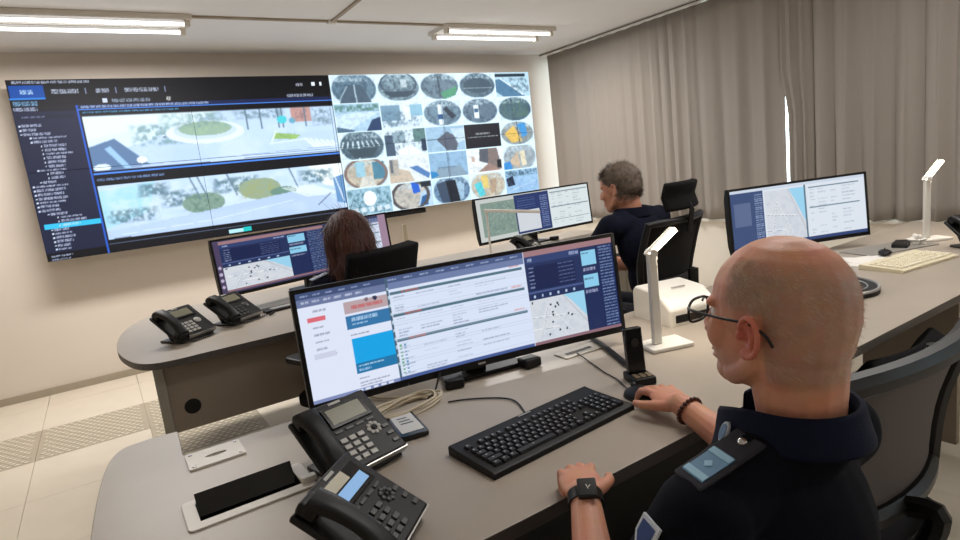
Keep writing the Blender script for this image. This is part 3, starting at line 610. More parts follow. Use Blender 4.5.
def monitor(label, bl, br, zb, ht, cv, sag, desk_z, group, feet=True, strength=1.0):
    bl = Vector((bl[0], bl[1], 0)); br = Vector((br[0], br[1], 0)); wd = (br - bl).length
    ang = math.atan2((br - bl).y, (br - bl).x); c = (bl + br) / 2
    t = thing('curved_monitor', label, 'monitor', (c.x, c.y, desk_z), ang, group)
    z0 = zb - desk_z; hw = wd / 2; yf = lambda x: sag * (1 - (x / hw) ** 2)
    n = 24; bz = .012
    so = screen_obj('screen', wd - 2 * bz, ht - bz - .020, cv, screen_mat('monitor_screen', strength), t, lambda X: yf(X) - .0012)
    so.location = (0, 0, z0 + .020)
    hs = MB()                                   # housing: curved slab
    prof = [(0, 0), (0, ht), (.016, ht), (.030, ht * .85), (.034, ht * .5), (.030, ht * .15), (.016, 0)]
    P = [[(-hw + wd * i / n, yf(-hw + wd * i / n) + a, z0 + b_) for (a, b_) in prof + [prof[0]]] for i in range(n + 1)]
    hs.grid(P)
    k = len(prof) + 1
    hs.f.append(tuple(range(k - 2, -1, -1))); hs.f.append(tuple(n * k + q for q in range(k - 1)))
    hs.build('housing', BLK, t)
    be = MB()
    for (a0, a1) in ((ht - bz, ht), (0, .020)):
        P = [[(-hw + wd * i / n, yf(-hw + wd * i / n) + q, z0 + zz) for (q, zz) in ((0, a0), (-.004, a0), (-.004, a1), (0, a1), (0, a0))] for i in range(n + 1)]; be.grid(P)
    for s in (-1, 1): be.b(min(s * hw, s * (hw - bz)), max(s * hw, s * (hw - bz)), yf(hw) - .004, yf(hw) + .004, z0, z0 + ht)
    be.build('bezel', BLK, t)
    MB().b(-.012, .012, yf(0) - .0045, yf(0) - .004, z0 + .006, z0 + .012).build('logo', SILV, t)
    TM = Matrix.Translation((0, 0, z0)) @ Matrix.Rotation(R(-4.5), 4, 'X') @ Matrix.Translation((0, 0, -z0))
    for o in t.children: o.matrix_basis = TM @ o.matrix_basis
    yb = yf(0) + .045
    MB().b(-.035, .035, yb, yb + .045, .012, z0 + ht * .62).build('stand_neck', BLK, t, bevel=.006)
    if feet:
        MB().prism([(-.12, yb - .03), (.17, yb - .03), (.13, yb + .14), (-.10, yb + .14)], .0005, .014).build('stand_base', BLK, t, bevel=.004)
        for s, fx_ in ((-1, -.10), (1, .165)): MB().box((fx_, yb - .045, .016), (.06, .055, .030), rotm(0, 0, s * 8)).build('stand_foot', BLK, t, bevel=.006)
    else:
        MB().prism(rrect(-.12, .12, yb - .09, yb + .11, .03), .0005, .012).build('stand_base', BLK, t, bevel=.003)
    return t
DZ = .74
G = 'curved monitors on the desks'
monitor('near ultrawide curved monitor with web pages beside the two desk phones', (.388, 1.56), (1.425, 1.405), .785, .335, c1, .03, DZ, G)
monitor('ultrawide monitor with coastal map facing the long-haired woman', (.515, 3.60), (1.70, 3.84), .82, .336, c2, .03, DZ, G)
monitor('ultrawide monitor with aerial map facing the man with tousled hair', (2.32, 3.67), (3.50, 3.73), .82, .345, c3, .03, DZ, G)
monitor('smaller curved monitor with map standing by the cream keyboard', (2.63, 1.82), (3.41, 1.54), .80, .335, c4, .03, DZ, G, feet=False)

# ------------------------------------------------------------------ desks
def desk_top(parent, outer, holes, name='tabletop'):
    bm = plate_with_holes(outer, holes, DZ - .030, DZ)
    me = bpy.data.meshes.new(name); me.materials.append(DESK); me.materials.append(EDGE)
    for fc in bm.faces: fc.material_index = 0 if fc.normal.z > .5 else 1
    bm.to_mesh(me); bm.free()
    return link(name, me, None, parent, bevel=.002)
XE = 4.30
near = thing('long_desk', 'long grey desk with rounded end carrying the near monitor and two phones', 'desk')
TRAY = (.062, .278, 1.268, 1.366)          # hole of the power tray
outer = [(XE, .86), (XE, 1.70), (.078, 1.665), (.086, 1.86)]
outer += [p[:2] for p in smooth_path([(.086, 1.864, 0), (0, 1.868, 0), (-.063, 1.84, 0), (-.10, 1.70, 0), (-.125, 1.40, 0), (-.13, 1.15, 0), (-.09, .96, 0), (.02, .865, 0), (.2, .835, 0)], 5)][1:]
outer = [(x, y) for x, y, *_ in outer]
outer += [(.6, .835), (1.8, .845)]
desk_top(near, outer, [[(TRAY[0], TRAY[2]), (TRAY[1], TRAY[2]), (TRAY[1], TRAY[3]), (TRAY[0], TRAY[3])]])
for (a, b_) in ((.30, .38), (3.3, 3.38), (4.1, 4.18)):
    MB().b(a, b_, 1.0, 1.60, .0005, .04).build('leg_foot', LEGM, near, bevel=.005)
    MB().b(a + .01, b_ - .01, 1.25, 1.35, .04, DZ - .03).build('leg', LEGM, near, bevel=.004)
MB().b(.42, 1.85, 1.375, 1.395, .02, DZ - .031).build('under_desk_panel', mat('under_desk_shade_black', rgb(30, 28, 28), .6), near, bevel=.002)  # black sheet down to the floor, standing in for the under-desk shade
MB().b(.2, 4.1, 1.28, 1.33, DZ - .07, DZ - .031).build('cross_rail', LEGM, near)
MB().b(2.74, 2.77, .92, 1.27, .06, DZ - .031).build('added_side_panel', PANEL, near, bevel=.002)  # brown panel added to darken the bright floor under the desk

row2 = thing('rear_desk', 'long grey desk with rounded end and brown panel in front of the video wall', 'desk')
XR = 3.58
o2 = [(XR, 2.76), (XR, 4.05), (.45, 4.12)]
o2 += [p[:2] for p in smooth_path([(.35, 4.115, 0), (.2, 4.05, 0), (.07, 3.85, 0), (-.005, 3.55, 0), (-.025, 3.22, 0), (.0, 2.98, 0), (.05, 2.82, 0), (.14, 2.755, 0), (.3, 2.75, 0)], 5)]
o2 = [(x, y) for x, y, *_ in o2] + [(1.2, 2.75)]
desk_top(row2, o2, [])
gp = aty(193, 406, 2.83)
bm = plate_with_holes([(.125, .40), (.74, .40), (.74, .7095), (.125, .7095)], [[(gp.x + .030 * math.cos(a * math.pi / 10), gp.z + .030 * math.sin(a * math.pi / 10)) for a in range(20)]], 0, .018)
bm.transform(Matrix(((1, 0, 0, 0), (0, 0, 1, 2.83), (0, 1, 0, 0), (0, 0, 0, 1)))); bmesh.ops.reverse_faces(bm, faces=bm.faces[:])
me = bpy.data.meshes.new('under_desk_panel'); bm.to_mesh(me); bm.free(); pn = link('under_desk_panel', me, PANEL, row2)
MB().cyl((gp.x, 2.842, gp.z), (gp.x, 2.829, gp.z), .031, .034, 24).build('grommet', BLK, pn)
MB().b(.085, .124, 2.82, 2.86, .36, .7095).build('side_post', LEGM, row2, bevel=.003)
for a in (1.2, 2.4, 3.45):
    MB().b(a, a + .07, 3.05, 3.85, .0005, .04).build('leg_foot', BLK, row2, bevel=.005)
    MB().b(a + .005, a + .065, 3.35, 3.45, .04, DZ - .03).build('leg', LEGM, row2, bevel=.004)
MB().b(.3, 3.5, 3.38, 3.43, DZ - .07, DZ - .031).build('cross_rail', LEGM, row2)

# fittings in the near desk
t = thing('cable_plate', 'square white metal plate with oval slot and four screws at the desk edge', 'plate', (.145, 1.597, DZ), R(0))
bm = plate_with_holes(rrect(-.066, .066, -.052, .052, .004, 2), [[(.002 + .026 * math.cos(a * math.pi / 10), .0 + .010 * math.sin(a * math.pi / 10)) for a in range(20)]], .0004, .005)
me = bpy.data.meshes.new('plate'); bm.to_mesh(me); bm.free(); link('plate', me, WHITEM, t)
MB().prism([(.002 + .012 * math.cos(a * math.pi / 8), .004 * math.sin(a * math.pi / 8)) for a in range(16)], .0006, .0012).build('slot', BLK, t)
for sx in (-1, 1):
    for sy in (-1, 1): MB().cyl((sx * .054, sy * .040, .005), (sx * .054, sy * .040, .0068), .005, .004, 12).build('screw', CHROME, t)
t = thing('power_tray', 'white framed power socket tray with open black well beside the phones', 'socket tray', (.17, 1.317, DZ))
def ring_plate(x0, x1, y0, y1, a0, a1, b0, b1, z0, z1, r):
    bm = plate_with_holes(rrect(x0, x1, y0, y1, r, 3), [[(a0, b0), (a1, b0), (a1, b1), (a0, b1)]], z0, z1); me = bpy.data.meshes.new('frame'); bm.to_mesh(me); bm.free(); return me
link('frame', ring_plate(-.13, .13, -.069, .067, -.104, .104, -.040, .047, .0005, .004, .012), WHITEM, t, bevel=.001)
wl = MB(); wl.b(-.107, .107, -.048, .048, -.062, -.060); wl.b(-.1075, -.105, -.048, .048, -.06, .001); wl.b(.105, .1075, -.048, .048, -.06, .001); wl.b(-.107, .107, -.0487, -.046, -.06, .001); wl.b(-.107, .107, .046, .0487, -.06, .001)
wl.build('well', BLK, t)
MB().box((0, .028, .006), (.205, .003, .050), rotm(-32)).build('flap', BLKG, t)
for x in (-.06, .0, .06): MB().cyl((x, -.012, -.0598), (x, -.012, -.030), .021, .021, 20).build('socket', DGREY, t)
MB().b(.02, .034, -.030, -.022, -.03, -.026).build('plug_tab', WHITE, t)
t = thing('cable_port', 'flat white cable port with dark slot under the near monitor edge', 'cable port', tuple(at(580, 351, DZ)), R(-3))
MB().prism(rrect(-.085, .085, -.035, .035, .006, 3), .0005, .004).build('plate', WHITEM, t)
MB().b(-.06, .045, -.010, .006, .0042, .0052).build('slot', BLK, t)

# ------------------------------------------------------------------ desk phones
def desk_phone(label, loc, rz, lit=False, dark_keys=False, detail=True, scale=1.0, cord=None):
    t = thing('desk_phone', label, 'telephone', loc, rz, 'desk phones')
    t.scale = (scale,) * 3
    tilt = rotm(34); org = Vector((0, -.088, .022))
    def L(x, y, z): return org + tilt @ Vector((x, y, z))
    def lb(mb, x0, x1, y0, y1, z0, z1): mb.box(L((x0 + x1) / 2, (y0 + y1) / 2, (z0 + z1) / 2), (x1 - x0, y1 - y0, z1 - z0), tilt); return mb
    lb(MB(), -.052, .105, 0, .205, -.016, .012).build('body', BLK, t, bevel=.006)
    lb(MB(), -.110, -.050, .004, .200, -.016, -.001).build('handset_cradle', BLK, t, bevel=.005)
    st = MB(); st.box((0.0, .055, .066), (.13, .012, .125), rotm(-28)); st.b(-.085, .095, -.080, .075, .0005, .012); st.build('stand', DGREY, t, bevel=.004)
    lb(MB(), -.036, .082, .122, .186, .0118, .0165).build('display_bezel', BLKG, t, bevel=.002)
    lb(MB(), -.026, .070, .132, (.156 if lit else .178), .0165, .0172).build('display', emis('phone_display_lit', rgb(150, 190, 232), .9) if lit else mat('phone_display_off', rgb(126, 124, 104), .3), t)
    if lit: lb(MB(), -.028, .036, .160, .184, .0165, .0172).build('display_reflection', mat('phone_display_reflection', rgb(196, 190, 170), .4), t)  # cream strip painted as a reflection on the display
    km = KEYDK if dark_keys else KEYTOP
    if detail:
        for r in range(4):
            for c in range(3): lb(MB(), -.038 + c * .024, -.020 + c * .024, .018 + r * .0195, .031 + r * .0195, .012, .0155).build('key', km, t, bevel=.0015)
        for c in range(4): lb(MB(), -.036 + c * .030, -.014 + c * .030, .107, .115, .012, .0145).build('soft_key', KEYDK, t, bevel=.001)
        for r in range(3): lb(MB(), .078, .096, .022 + r * .024, .032 + r * .024, .012, .015).build('function_key', KEYDK, t, bevel=.001)
        nv = MB()
        for a in range(8):
            q = a * math.pi / 4; nv.ell(L(.058 + .014 * math.cos(q), .083 + .014 * math.sin(q), .0135), (.0062, .0062, .003), tilt, 8, 6)
        nv.build('navigation_ring', km, t); MB().ell(L(.058, .083, .0135), (.006, .006, .004), tilt, 10, 6).build('navigation_button', DGREY, t)
    else:
        k_ = MB()
        for r in range(4):
            for c in range(3): lb(k_, -.038 + c * .024, -.020 + c * .024, .018 + r * .0195, .031 + r * .0195, .012, .0150)
        o = k_.build('keypad', km, t); o['kind'] = 'stuff'
        MB().ell(L(.058, .083, .013), (.018, .018, .004), tilt, 12, 6).build('navigation_ring', km, t)
    lb(MB(), -.050, .104, -.0012, .004, -.006, .010).build('front_strip', SILV, t)
    lb(MB(), -.004, .03, .192, .199, .0118, .0126).build('maker_mark', KEYTOP, t)
    # handset
    pth = [L(-.080, .012, .022), L(-.080, .03, .030), L(-.080, .07, .040), L(-.080, .11, .042), L(-.080, .15, .038), L(-.080, .185, .028)]
    P = []; nrm = tilt @ Vector((0, 0, 1)); xax = Vector((1, 0, 0))
    sp = smooth_path(pth, 3)
    for i, p in enumerate(sp):
        u_ = i / (len(sp) - 1); wdt = .021 + .008 * abs(2 * u_ - 1) ** 1.5; th = .011 + .004 * abs(2 * u_ - 1)
        P.append([tuple(p + xax * wdt * math.copysign(abs(math.cos(a)) ** .6, math.cos(a)) + nrm * th * math.copysign(abs(math.sin(a)) ** .6, math.sin(a))) for a in [2 * math.pi * k / 14 for k in range(15)]])
    h = MB().grid(P); n_ = 15; h.f.append(tuple(range(13, -1, -1))); h.f.append(tuple((len(P) - 1) * n_ + k for k in range(14)))
    hs = h.build('handset', BLK, t)
    lb(MB(), -.104, -.056, .004, .044, .000, .024).build('mouthpiece', BLK, hs, bevel=.007, seg=3)
    lb(MB(), -.104, -.056, .158, .200, .000, .026).build('earpiece', BLK, hs, bevel=.007, seg=3)
    if cord:
        pts = smooth_path(cord, 10); cc_ = []
        for i in range(len(pts) * 3):
            a = i / 3; k = min(int(a), len(pts) - 2); p = pts[k].lerp(pts[k + 1], a - k)
            cc_.append(p + Vector((.004 * math.cos(i * 1.6), .004 * math.sin(i * 1.6) * .5, .004 * math.sin(i * 1.6) + .005)))
        MB().tube(cc_, .0024, 5).build('coiled_cord', CABLEK, t)
    return t
CORD = [(-.08, -.07, .03), (-.06, -.11, .004), (.02, -.12, .004), (.07, -.10, .004), (.04, -.07, .004)]
desk_phone('black desk phone with pale keys and unlit display by the near monitor', (.395, 1.285, DZ), R(13), scale=.94)
desk_phone('black desk phone with dark keys and lit blue display at the desk edge', (.298, .960, DZ), R(43), lit=True, dark_keys=True, scale=.92)
desk_phone('black desk phone with pale navigation ring near the rounded desk end', (.262, 3.13, DZ), R(32), detail=False, cord=CORD)
desk_phone('black desk phone with light grey display beside the woman\'s monitor', (.515, 3.27, DZ), R(34), dark_keys=True, detail=False, cord=[(-.08, -.07, .03), (-.02, -.10, .004), (.08, -.11, .004), (.15, -.12, .004), (.10, -.14, .004)])
desk_phone('black desk phone under the white unlit lamp', (2.48, 3.30, DZ), R(20), detail=False)
desk_phone('black desk phone behind the cream keyboard near the lit lamp', (3.50, 1.10, DZ), R(-30), detail=False)

def tray(loc, rz):
    t = thing('pen_tray', 'flat black tray with pale insert behind the desk phones', 'tray', loc, rz)
    MB().prism(rrect(-.13, .13, -.05, .05, .012), .0005, .014).build('body', BLK, t, bevel=.003); MB().b(-.09, .09, -.028, .02, .0141, .0156).build('insert', KEYTOP, t)
tray((.80, 3.36, DZ), R(8))
t = thing('handheld_phone', 'small black handheld with white screen lying beside the coiled cable', 'handheld', tuple(at(407, 428, DZ)), R(-9))
MB().prism(rrect(-.037, .037, -.080, .080, .010), .0005, .014).build('body', BLKG, t, bevel=.003)
MB().prism(rrect(-.029, .029, -.060, .066, .004), .0141, .0148).build('screen', mat('white_epaper', rgb(205, 202, 196), .5), t)
for k in range(3): MB().b(-.016, .010 + .004 * k, .030 - k * .018, .036 - k * .018, .0149, .0152).build('printed_line', KEYDK, t)

# cables
def cable(name, pts, r, m, label, n=10):
    o = MB().tube(smooth_path(pts, n), r, 6).build(name, m); return tag(o, label, 'cable')
z1 = DZ + .004
pts = []
for k in range(110):
    a = k * 2 * math.pi / 24; rr = 1 + .12 * math.sin(k * .37)
    c0 = at(408, 410, DZ)
    pts.append(c0 + Vector((.105 * rr * math.cos(a) * .95 + .03 * math.sin(a), .045 * rr * math.sin(a), .005 + .0045 * (k // 24) + .003 * math.sin(k * .9))))
tag(MB().tube([at(352, 402, .745), at(365, 395, .75), at(378, 398, .746)] + pts, .0034, 6).build('coiled_cable', CABLEB), 'coil of beige network cable lying under the near monitor', 'cable')
cable('keyboard_cable', [at(448, 402, z1), at(470, 399, z1), at(500, 398, z1), at(515, 401, z1), at(524, 411, z1), at(526, 418, z1 + .004)], .0024, CABLEK, 'thin black cable running from the beige coil to the keyboard')
cable('mouse_cable', [at(577, 353, z1 + .003), at(590, 362, z1), at(604, 372, z1), at(618, 380, z1), at(630, 392, z1 + .004)], .0020, CABLEK, 'thin black cable running from the desk port to the mouse')
cable('monitor_cable', [at(590, 337, z1 + .008), at(600, 343, z1 + .008), at(613, 353, z1 + .006), at(624, 362, z1 + .006), at(631, 366, z1 + .006)], .0085, CABLEK, 'thick black cable behind the near monitor edge')
cable('hanging_cable', [at(440, 372, .80), at(437, 384, .77), at(434, 394, z1 + .004), at(428, 398, z1 + .006)], .0030, CABLEK, 'short black cable hanging below the near monitor')
tag(MB().b(-.018, .018, -.012, .012, .0005, .014).build('cable_adapter', WHITE, bevel=.004), 'small white cable adapter beside the lit-display phone', 'adapter').location = at(309, 481, DZ)

# keyboards
def keyboard(label, corner_fl, corner_fr, depth, body, keym, cat_group, single=True):
    a = Vector(corner_fl); b_ = Vector(corner_fr); wd = (b_ - a).length; ang = math.atan2((b_ - a).y, (b_ - a).x)
    c = (a + b_) / 2 + Vector((-math.sin(ang), math.cos(ang), 0)) * depth / 2
    t = thing('keyboard', label, 'keyboard', (c.x, c.y, DZ), ang, cat_group)
    hw, hd = wd / 2, depth / 2
    prof = [(-hd, .0005), (-hd, .012), (-hd + .006, .015), (hd - .03, .021), (hd - .004, .024), (hd, .018), (hd, .0005)]
    mb = MB(); mb.grid([[(x, p, q) for p, q in prof + [prof[0]]] for x in (-hw, -hw + .01, hw - .01, hw)])
    k = len(prof) + 1; mb.f.append(tuple(range(k - 2, -1, -1))); mb.f.append(tuple(3 * k + q for q in range(k - 1)))
    mb.build('body', body, t, bevel=.002)
    top = lambda y: .0155 + (y + hd) / depth * .006
    rows = []; ku = (wd - .036) / 22.6; kd = (depth - .052) / 6.3
    def key(u, r, w_=1.0, h_=1.0): rows.append((-hw + .018 + u * ku, -hd + .016 + r * kd, w_ * ku, h_ * kd))
    for r, offs in ((0, None), (1, 2.3), (2, 1.8), (3, 1.5), (4, 1.0)):
        if r == 0:
            u = 0
            for w_ in (1.25, 1.25, 1.25, 6.25, 1.25, 1.25, 1.25, 1.25): key(u, 0, w_); u += w_
        else:
            key(0, r, offs); u = offs
            while u < 13.9: key(u, r); u += 1
            if u < 15: key(u, r, 15 - u)
    for g in ((0,), (2, 3, 4, 5), (6.5, 7.5, 8.5, 9.5), (11, 12, 13, 14)):
        for u in g: key(u, 5.3)
    for u in (15.3, 16.3, 17.3):
        key(u, 5.3); key(u, 4); key(u, 3); key(u, 0)
    key(16.3, 1)
    for r in range(5):
        for u in (18.6, 19.6, 20.6): key(u, r)
    key(21.6, 4); key(21.6, 2, 1, 2); key(21.6, 0, 1, 2)
    g_ = .0012
    cache = {}; allm = MB()
    for (x, y, w_, h_) in rows:
        cx, cy = x + w_ / 2, y + h_ / 2; kw, kh = w_ - 2 * g_, h_ - 2 * g_
        def cap(mb_, ox, oy, oz):
            i = .0024
            mb_.add([(ox - kw / 2, oy - kh / 2, oz), (ox + kw / 2, oy - kh / 2, oz), (ox + kw / 2, oy + kh / 2, oz), (ox - kw / 2, oy + kh / 2, oz),
                     (ox - kw / 2 + i, oy - kh / 2 + i, oz + .006), (ox + kw / 2 - i, oy - kh / 2 + i, oz + .006), (ox + kw / 2 - i, oy + kh / 2 - i * .5, oz + .0065), (ox - kw / 2 + i, oy + kh / 2 - i * .5, oz + .0065)],
                    [(4, 5, 6, 7), (0, 1, 5, 4), (1, 2, 6, 5), (2, 3, 7, 6), (3, 0, 4, 7)])
        if single:
            key_ = (round(kw, 4), round(kh, 4))
            if key_ not in cache:
                q = MB(); cap(q, 0, 0, 0); me_ = q.mesh('key', False); me_.materials.append(keym); cache[key_] = me_
            o = link('key', cache[key_], None, t); o.location = (cx, cy, top(cy) + .0005)
        else: cap(allm, cx, cy, top(cy) + .0005)
    if single:
        lg = MB()
        for (x, y, w_, h_) in rows:
            cx, cy = x + w_ * .42, y + h_ * .60; zz = top(y + h_ / 2) + .0074; lg.add([(cx - .0022, cy - .0018, zz), (cx + .0018, cy - .0018, zz), (cx + .0018, cy + .0018, zz + .0001), (cx - .0022, cy + .0018, zz + .0001)], [(0, 1, 2, 3)])
        o = lg.build('key_legends', KEYTOP, t, smooth=False); o['kind'] = 'stuff'
    if not single:
        o = allm.build('keycaps', keym, t, smooth=False); o['kind'] = 'stuff'
    MB().b(-.02, .02, hd - .013, hd - .009, .0235, .0242).build('maker_mark', KEYTOP, t)
    return t
keyboard('full-size black keyboard in front of the near monitor', (.592, .985, 0), (1.045, 1.018, 0), .172, BLK, KEYM, 'keyboards')
keyboard('cream keyboard on the desk below the smaller monitor', (2.80, 1.135, 0), (3.22, 1.085, 0), .19, CREAM, CREAMK, 'keyboards', False)

# mouse
mp = at(641, 397, DZ)
t = thing('mouse', 'black computer mouse under the grey-haired man\'s hand', 'mouse', (1.105, 1.050, DZ), R(-10))
mb = MB(); P = []
for i in range(13):
    u_ = i / 12; y = -.055 + .11 * u_; wdt = .030 * math.sqrt(max(0, 1 - (2 * u_ - 1) ** 4)) + .002; hh = .034 * math.sin(math.pi * (.12 + .80 * (1 - u_) ** 1.15 * .9)) * (1 if i not in (0, 12) else .4) + .003
    P.append([(wdt * math.cos(a), y, .001 + hh * math.sin(a)) for a in [math.pi * k / 12 for k in range(13)]])
mb.grid(P); n_ = 13
mb.f.append(tuple(range(13))); mb.f.append(tuple(12 * n_ + k for k in range(12, -1, -1)))
mb.f.append(tuple([i * n_ for i in range(12, -1, -1)] + [i * n_ + 12 for i in range(13)]))
mb.build('shell', BLK, t)
MB().cyl((-.004, .030, .030), (.004, .030, .030), .008, .008, 14).build('scroll_wheel', DGREY, t)

# upright black cradle
cp = at(641, 382, DZ)
t = thing('radio_charger', 'upright black charging cradle with round mark behind the mouse', 'charger', (cp.x, cp.y, DZ), R(-22))
MB().prism(rrect(-.032, .032, -.035, .050, .006), .0005, .022).build('base', BLK, t, bevel=.003)
MB().box((0, .032, .085), (.052, .022, .130), rotm(-6)).build('upright', BLKG, t, bevel=.004)
MB().cyl((0, .0215, .110), (0, .0195, .110), .012, .012, 20).build('round_mark', DGREY, t)
for x in (-.018, 0, .018): MB().b(x - .007, x + .007, -.026, .004, .0221, .025).build('button', mat('brass_button', rgb(120, 104, 82), .4, .4), t, bevel=.001)

# ------------------------------------------------------------------ desk lamps
def desk_lamp(label, loc, rz, pole_h, head_len, lit, arm_ang, pw=.030):
    t = thing('desk_lamp', label, 'lamp', loc, rz, 'desk lamps')
    MB().prism(rrect(-.075, .075, -.055, .055, .008), .0005, .014).build('base', WHITE, t, bevel=.003)
    MB().box((-.028, 0, .014 + pole_h / 2), (pw, pw * .72, pole_h)).build('pole', WHITE, t, bevel=.004)
    rt = rotm(0, -arm_ang, 0)
    hd = Vector((-.028, 0, pole_h + .014)); mid = hd + rt @ Vector((head_len / 2 - .02, 0, .006))
    h = MB().box(mid + rt @ Vector((0, 0, .006)), (head_len, .012, .008), rt).build('head', WHITE, t, bevel=.002)
    MB().cyl(hd + Vector((0, -.019, .0)), hd + Vector((0, .019, .0)), .013, .013, 14).build('hinge', WHITE, t)
    MB().box(mid + rt @ Vector((.006, 0, -.0025)), (head_len - .008, .034, .013), rt).build('led_strip', LEDL if lit else WHITE, h)
    if lit:
        ld = bpy.data.lights.new('lamp_light', 'AREA'); ld.shape = 'RECTANGLE'; ld.size = head_len - .05; ld.size_y = .03; ld.energy = lit; ld.color = (1, .86, .68)
        lo = bpy.data.objects.new('lamp_light', ld); col.objects.link(lo); lo.parent = t; lo.location = mid + rt @ Vector((.006, 0, -.011)); lo.rotation_euler = (0, -R(arm_ang), 0)
    return t
lp = at(665, 346, DZ)
desk_lamp('white desk lamp with glowing slim head standing between near monitor and printer', (lp.x, lp.y, DZ), R(-18), .300, .125, .9, 36)
lp3 = at(929, 241, DZ)
desk_lamp('white desk lamp glowing beside the cream keyboard by the curtain', (lp3.x + .03, lp3.y, DZ), R(-30), .31, .13, .9, 48)
q = aty(489, 232, 3.36)
desk_lamp('unlit white desk lamp with level head in front of the aerial-map monitor', (q.x + .03, 3.36, DZ), R(-42), .335, .38, 0, -7, .014)

# printer
t = thing('label_printer', 'small white desktop printer with dark front slot behind the lit lamp', 'printer', (1.78, 1.49, DZ), R(-12))
W_, D_, H_ = .215, .225, .125
P = [(-D_ / 2, .0), (-D_ / 2, .060), (-D_ / 2 + .02, .075), (-D_ / 2 + .07, H_ - .012), (D_ / 2 - .02, H_), (D_ / 2, H_ - .02), (D_ / 2, 0)]
mb = MB(); mb.grid([[(x, a, b_ + .0005) for a, b_ in P + [P[0]]] for x in (-W_ / 2, W_ / 2)]); mb.f.append(tuple(range(6, -1, -1))); mb.f.append(tuple(8 + k for k in range(7)))
mb.build('body', WHITE, t, bevel=.008, seg=3)
MB().b(-.085, .085, -D_ / 2 - .004, -D_ / 2 + .02, .012, .040).build('paper_slot', BLK, t, bevel=.002)
MB().b(W_ / 2 - .006, W_ / 2 + .001, -.09, .07, .010, .045).build('side_grille', BLK, t, bevel=.002)
MB().b(-.03, .03, -.03, -.024, H_ - .006, H_ - .002).build('latch', KEYTOP, t)
t = thing('webcam_cable_clip', 'small grey and white adapter lying behind the near monitor edge', 'adapter', (1.60, 1.62, DZ), R(30))
MB().b(-.04, .04, -.02, .02, .0005, .022).build('body', WHITE, t, bevel=.006); MB().cyl((.04, 0, .012), (.07, 0, .012), .008, .006, 10).build('plug', DGREY, t)

# right-hand workstation
cq = at(838, 290, DZ)
t = thing('desk_console', 'black low console with curved silver front rim beside the cream keyboard', 'console', (cq.x, cq.y, DZ), R(40))
prof = [(.17 * math.cos(a * math.pi / 16), -.14 * math.sin(a * math.pi / 16)) for a in range(17)] + [(-.17, .08), (.17, .08)]
MB().prism(prof, .0005, .020).build('body', BLK, t, bevel=.004)
MB().tube([(x * .97, y * .97, .020) for x, y in prof[:17]], .006, 8).build('silver_rim', SILV, t)
MB().tube([(x * .70, y * .70, .021) for x, y in prof[2:15]], .003, 6).build('inner_rim', SILV, t)
for k in range(4): MB().b(-.07 + k * .036, -.042 + k * .036, .015, .045, .0201, .024).build('key', DGREY, t, bevel=.002)
t = thing('desk_mat', 'grey mat lying in front of the smaller monitor', 'mat', (3.36, 1.43, DZ), R(-18)); MB().prism(rrect(-.22, .22, -.10, .10, .02), .0005, .004).build('pad', PADG, t)
t = thing('desk_mouse', 'black mouse lying on the grey mat near the cream keyboard', 'mouse', (3.16, 1.36, DZ + .0045), R(-60)); MB().ell((0, 0, .014), (.028, .052, .0135), None, 18, 10).build('shell', BLK, t); MB().cyl((-.003, .02, .026), (.003, .02, .026), .006, .006, 10).build('scroll_wheel', DGREY, t)
t = thing('wallet', 'flat black folded wallet on the grey mat', 'wallet', (3.43, 1.40, DZ + .0045), R(15)); MB().prism(rrect(-.075, .075, -.035, .035, .008), .0, .012).build('lower_flap', BLK, t, bevel=.003); MB().prism(rrect(-.073, .070, -.033, .035, .008), .0125, .020).build('upper_flap', BLK, t, bevel=.003)
for k, (x, y, a) in enumerate(((2.97, 1.43, 12), (3.05, 1.38, -25))):
    tag(MB().b(-.105, .105, -.07, .07, .0005, .0015).build('paper_sheet', PAPER), ['white paper sheet lying under the smaller monitor', 'white paper sheet lying against the cream keyboard'][k], 'paper').location = (x, y, DZ + .0016 * k)
    bpy.data.objects[-1 if False else 'paper_sheet' if k == 0 else 'paper_sheet.001'].rotation_euler.z = R(a)
t = thing('crumpled_tissue', 'crumpled white tissue at the foot of the lit lamp by the curtain', 'tissue', (3.50, 1.36, DZ)); bm = bmesh.new(); bmesh.ops.create_icosphere(bm, subdivisions=3, radius=.035)
for vv in bm.verts:
    k = 1 + .35 * math.sin(vv.co.x * 190 + 1) * math.sin(vv.co.y * 160) + .2 * math.sin(vv.co.z * 230); vv.co *= k; vv.co.z = max(vv.co.z * .7 + .022, .0005)
me = bpy.data.meshes.new('sheet'); bm.to_mesh(me); bm.free(); link('sheet', me, PAPER, t)
# row 2 small box
q = aty(434, 259, 3.25)
t = thing('small_box', 'small dark box with grey lid on the rear desk', 'box', (q.x, 3.25, DZ), R(-5)); MB().b(-.06, .06, -.03, .03, .0005, .055).build('body', BLK, t, bevel=.003); MB().b(-.03, .06, -.031, .031, .0552, .064).build('lid', KEYTOP, t, bevel=.002)
q = aty(404.5, 232, 3.45)
t = thing('post_holder', 'thin beige post standing on the rear desk beside the woman\'s monitor', 'post', (q.x, 3.45, DZ)); MB().b(-.012, .012, -.012, .012, .012, .345).build('post', CABLEB, t, bevel=.002); MB().b(-.04, .04, -.04, .04, .0005, .012).build('foot', CABLEB, t, bevel=.003)

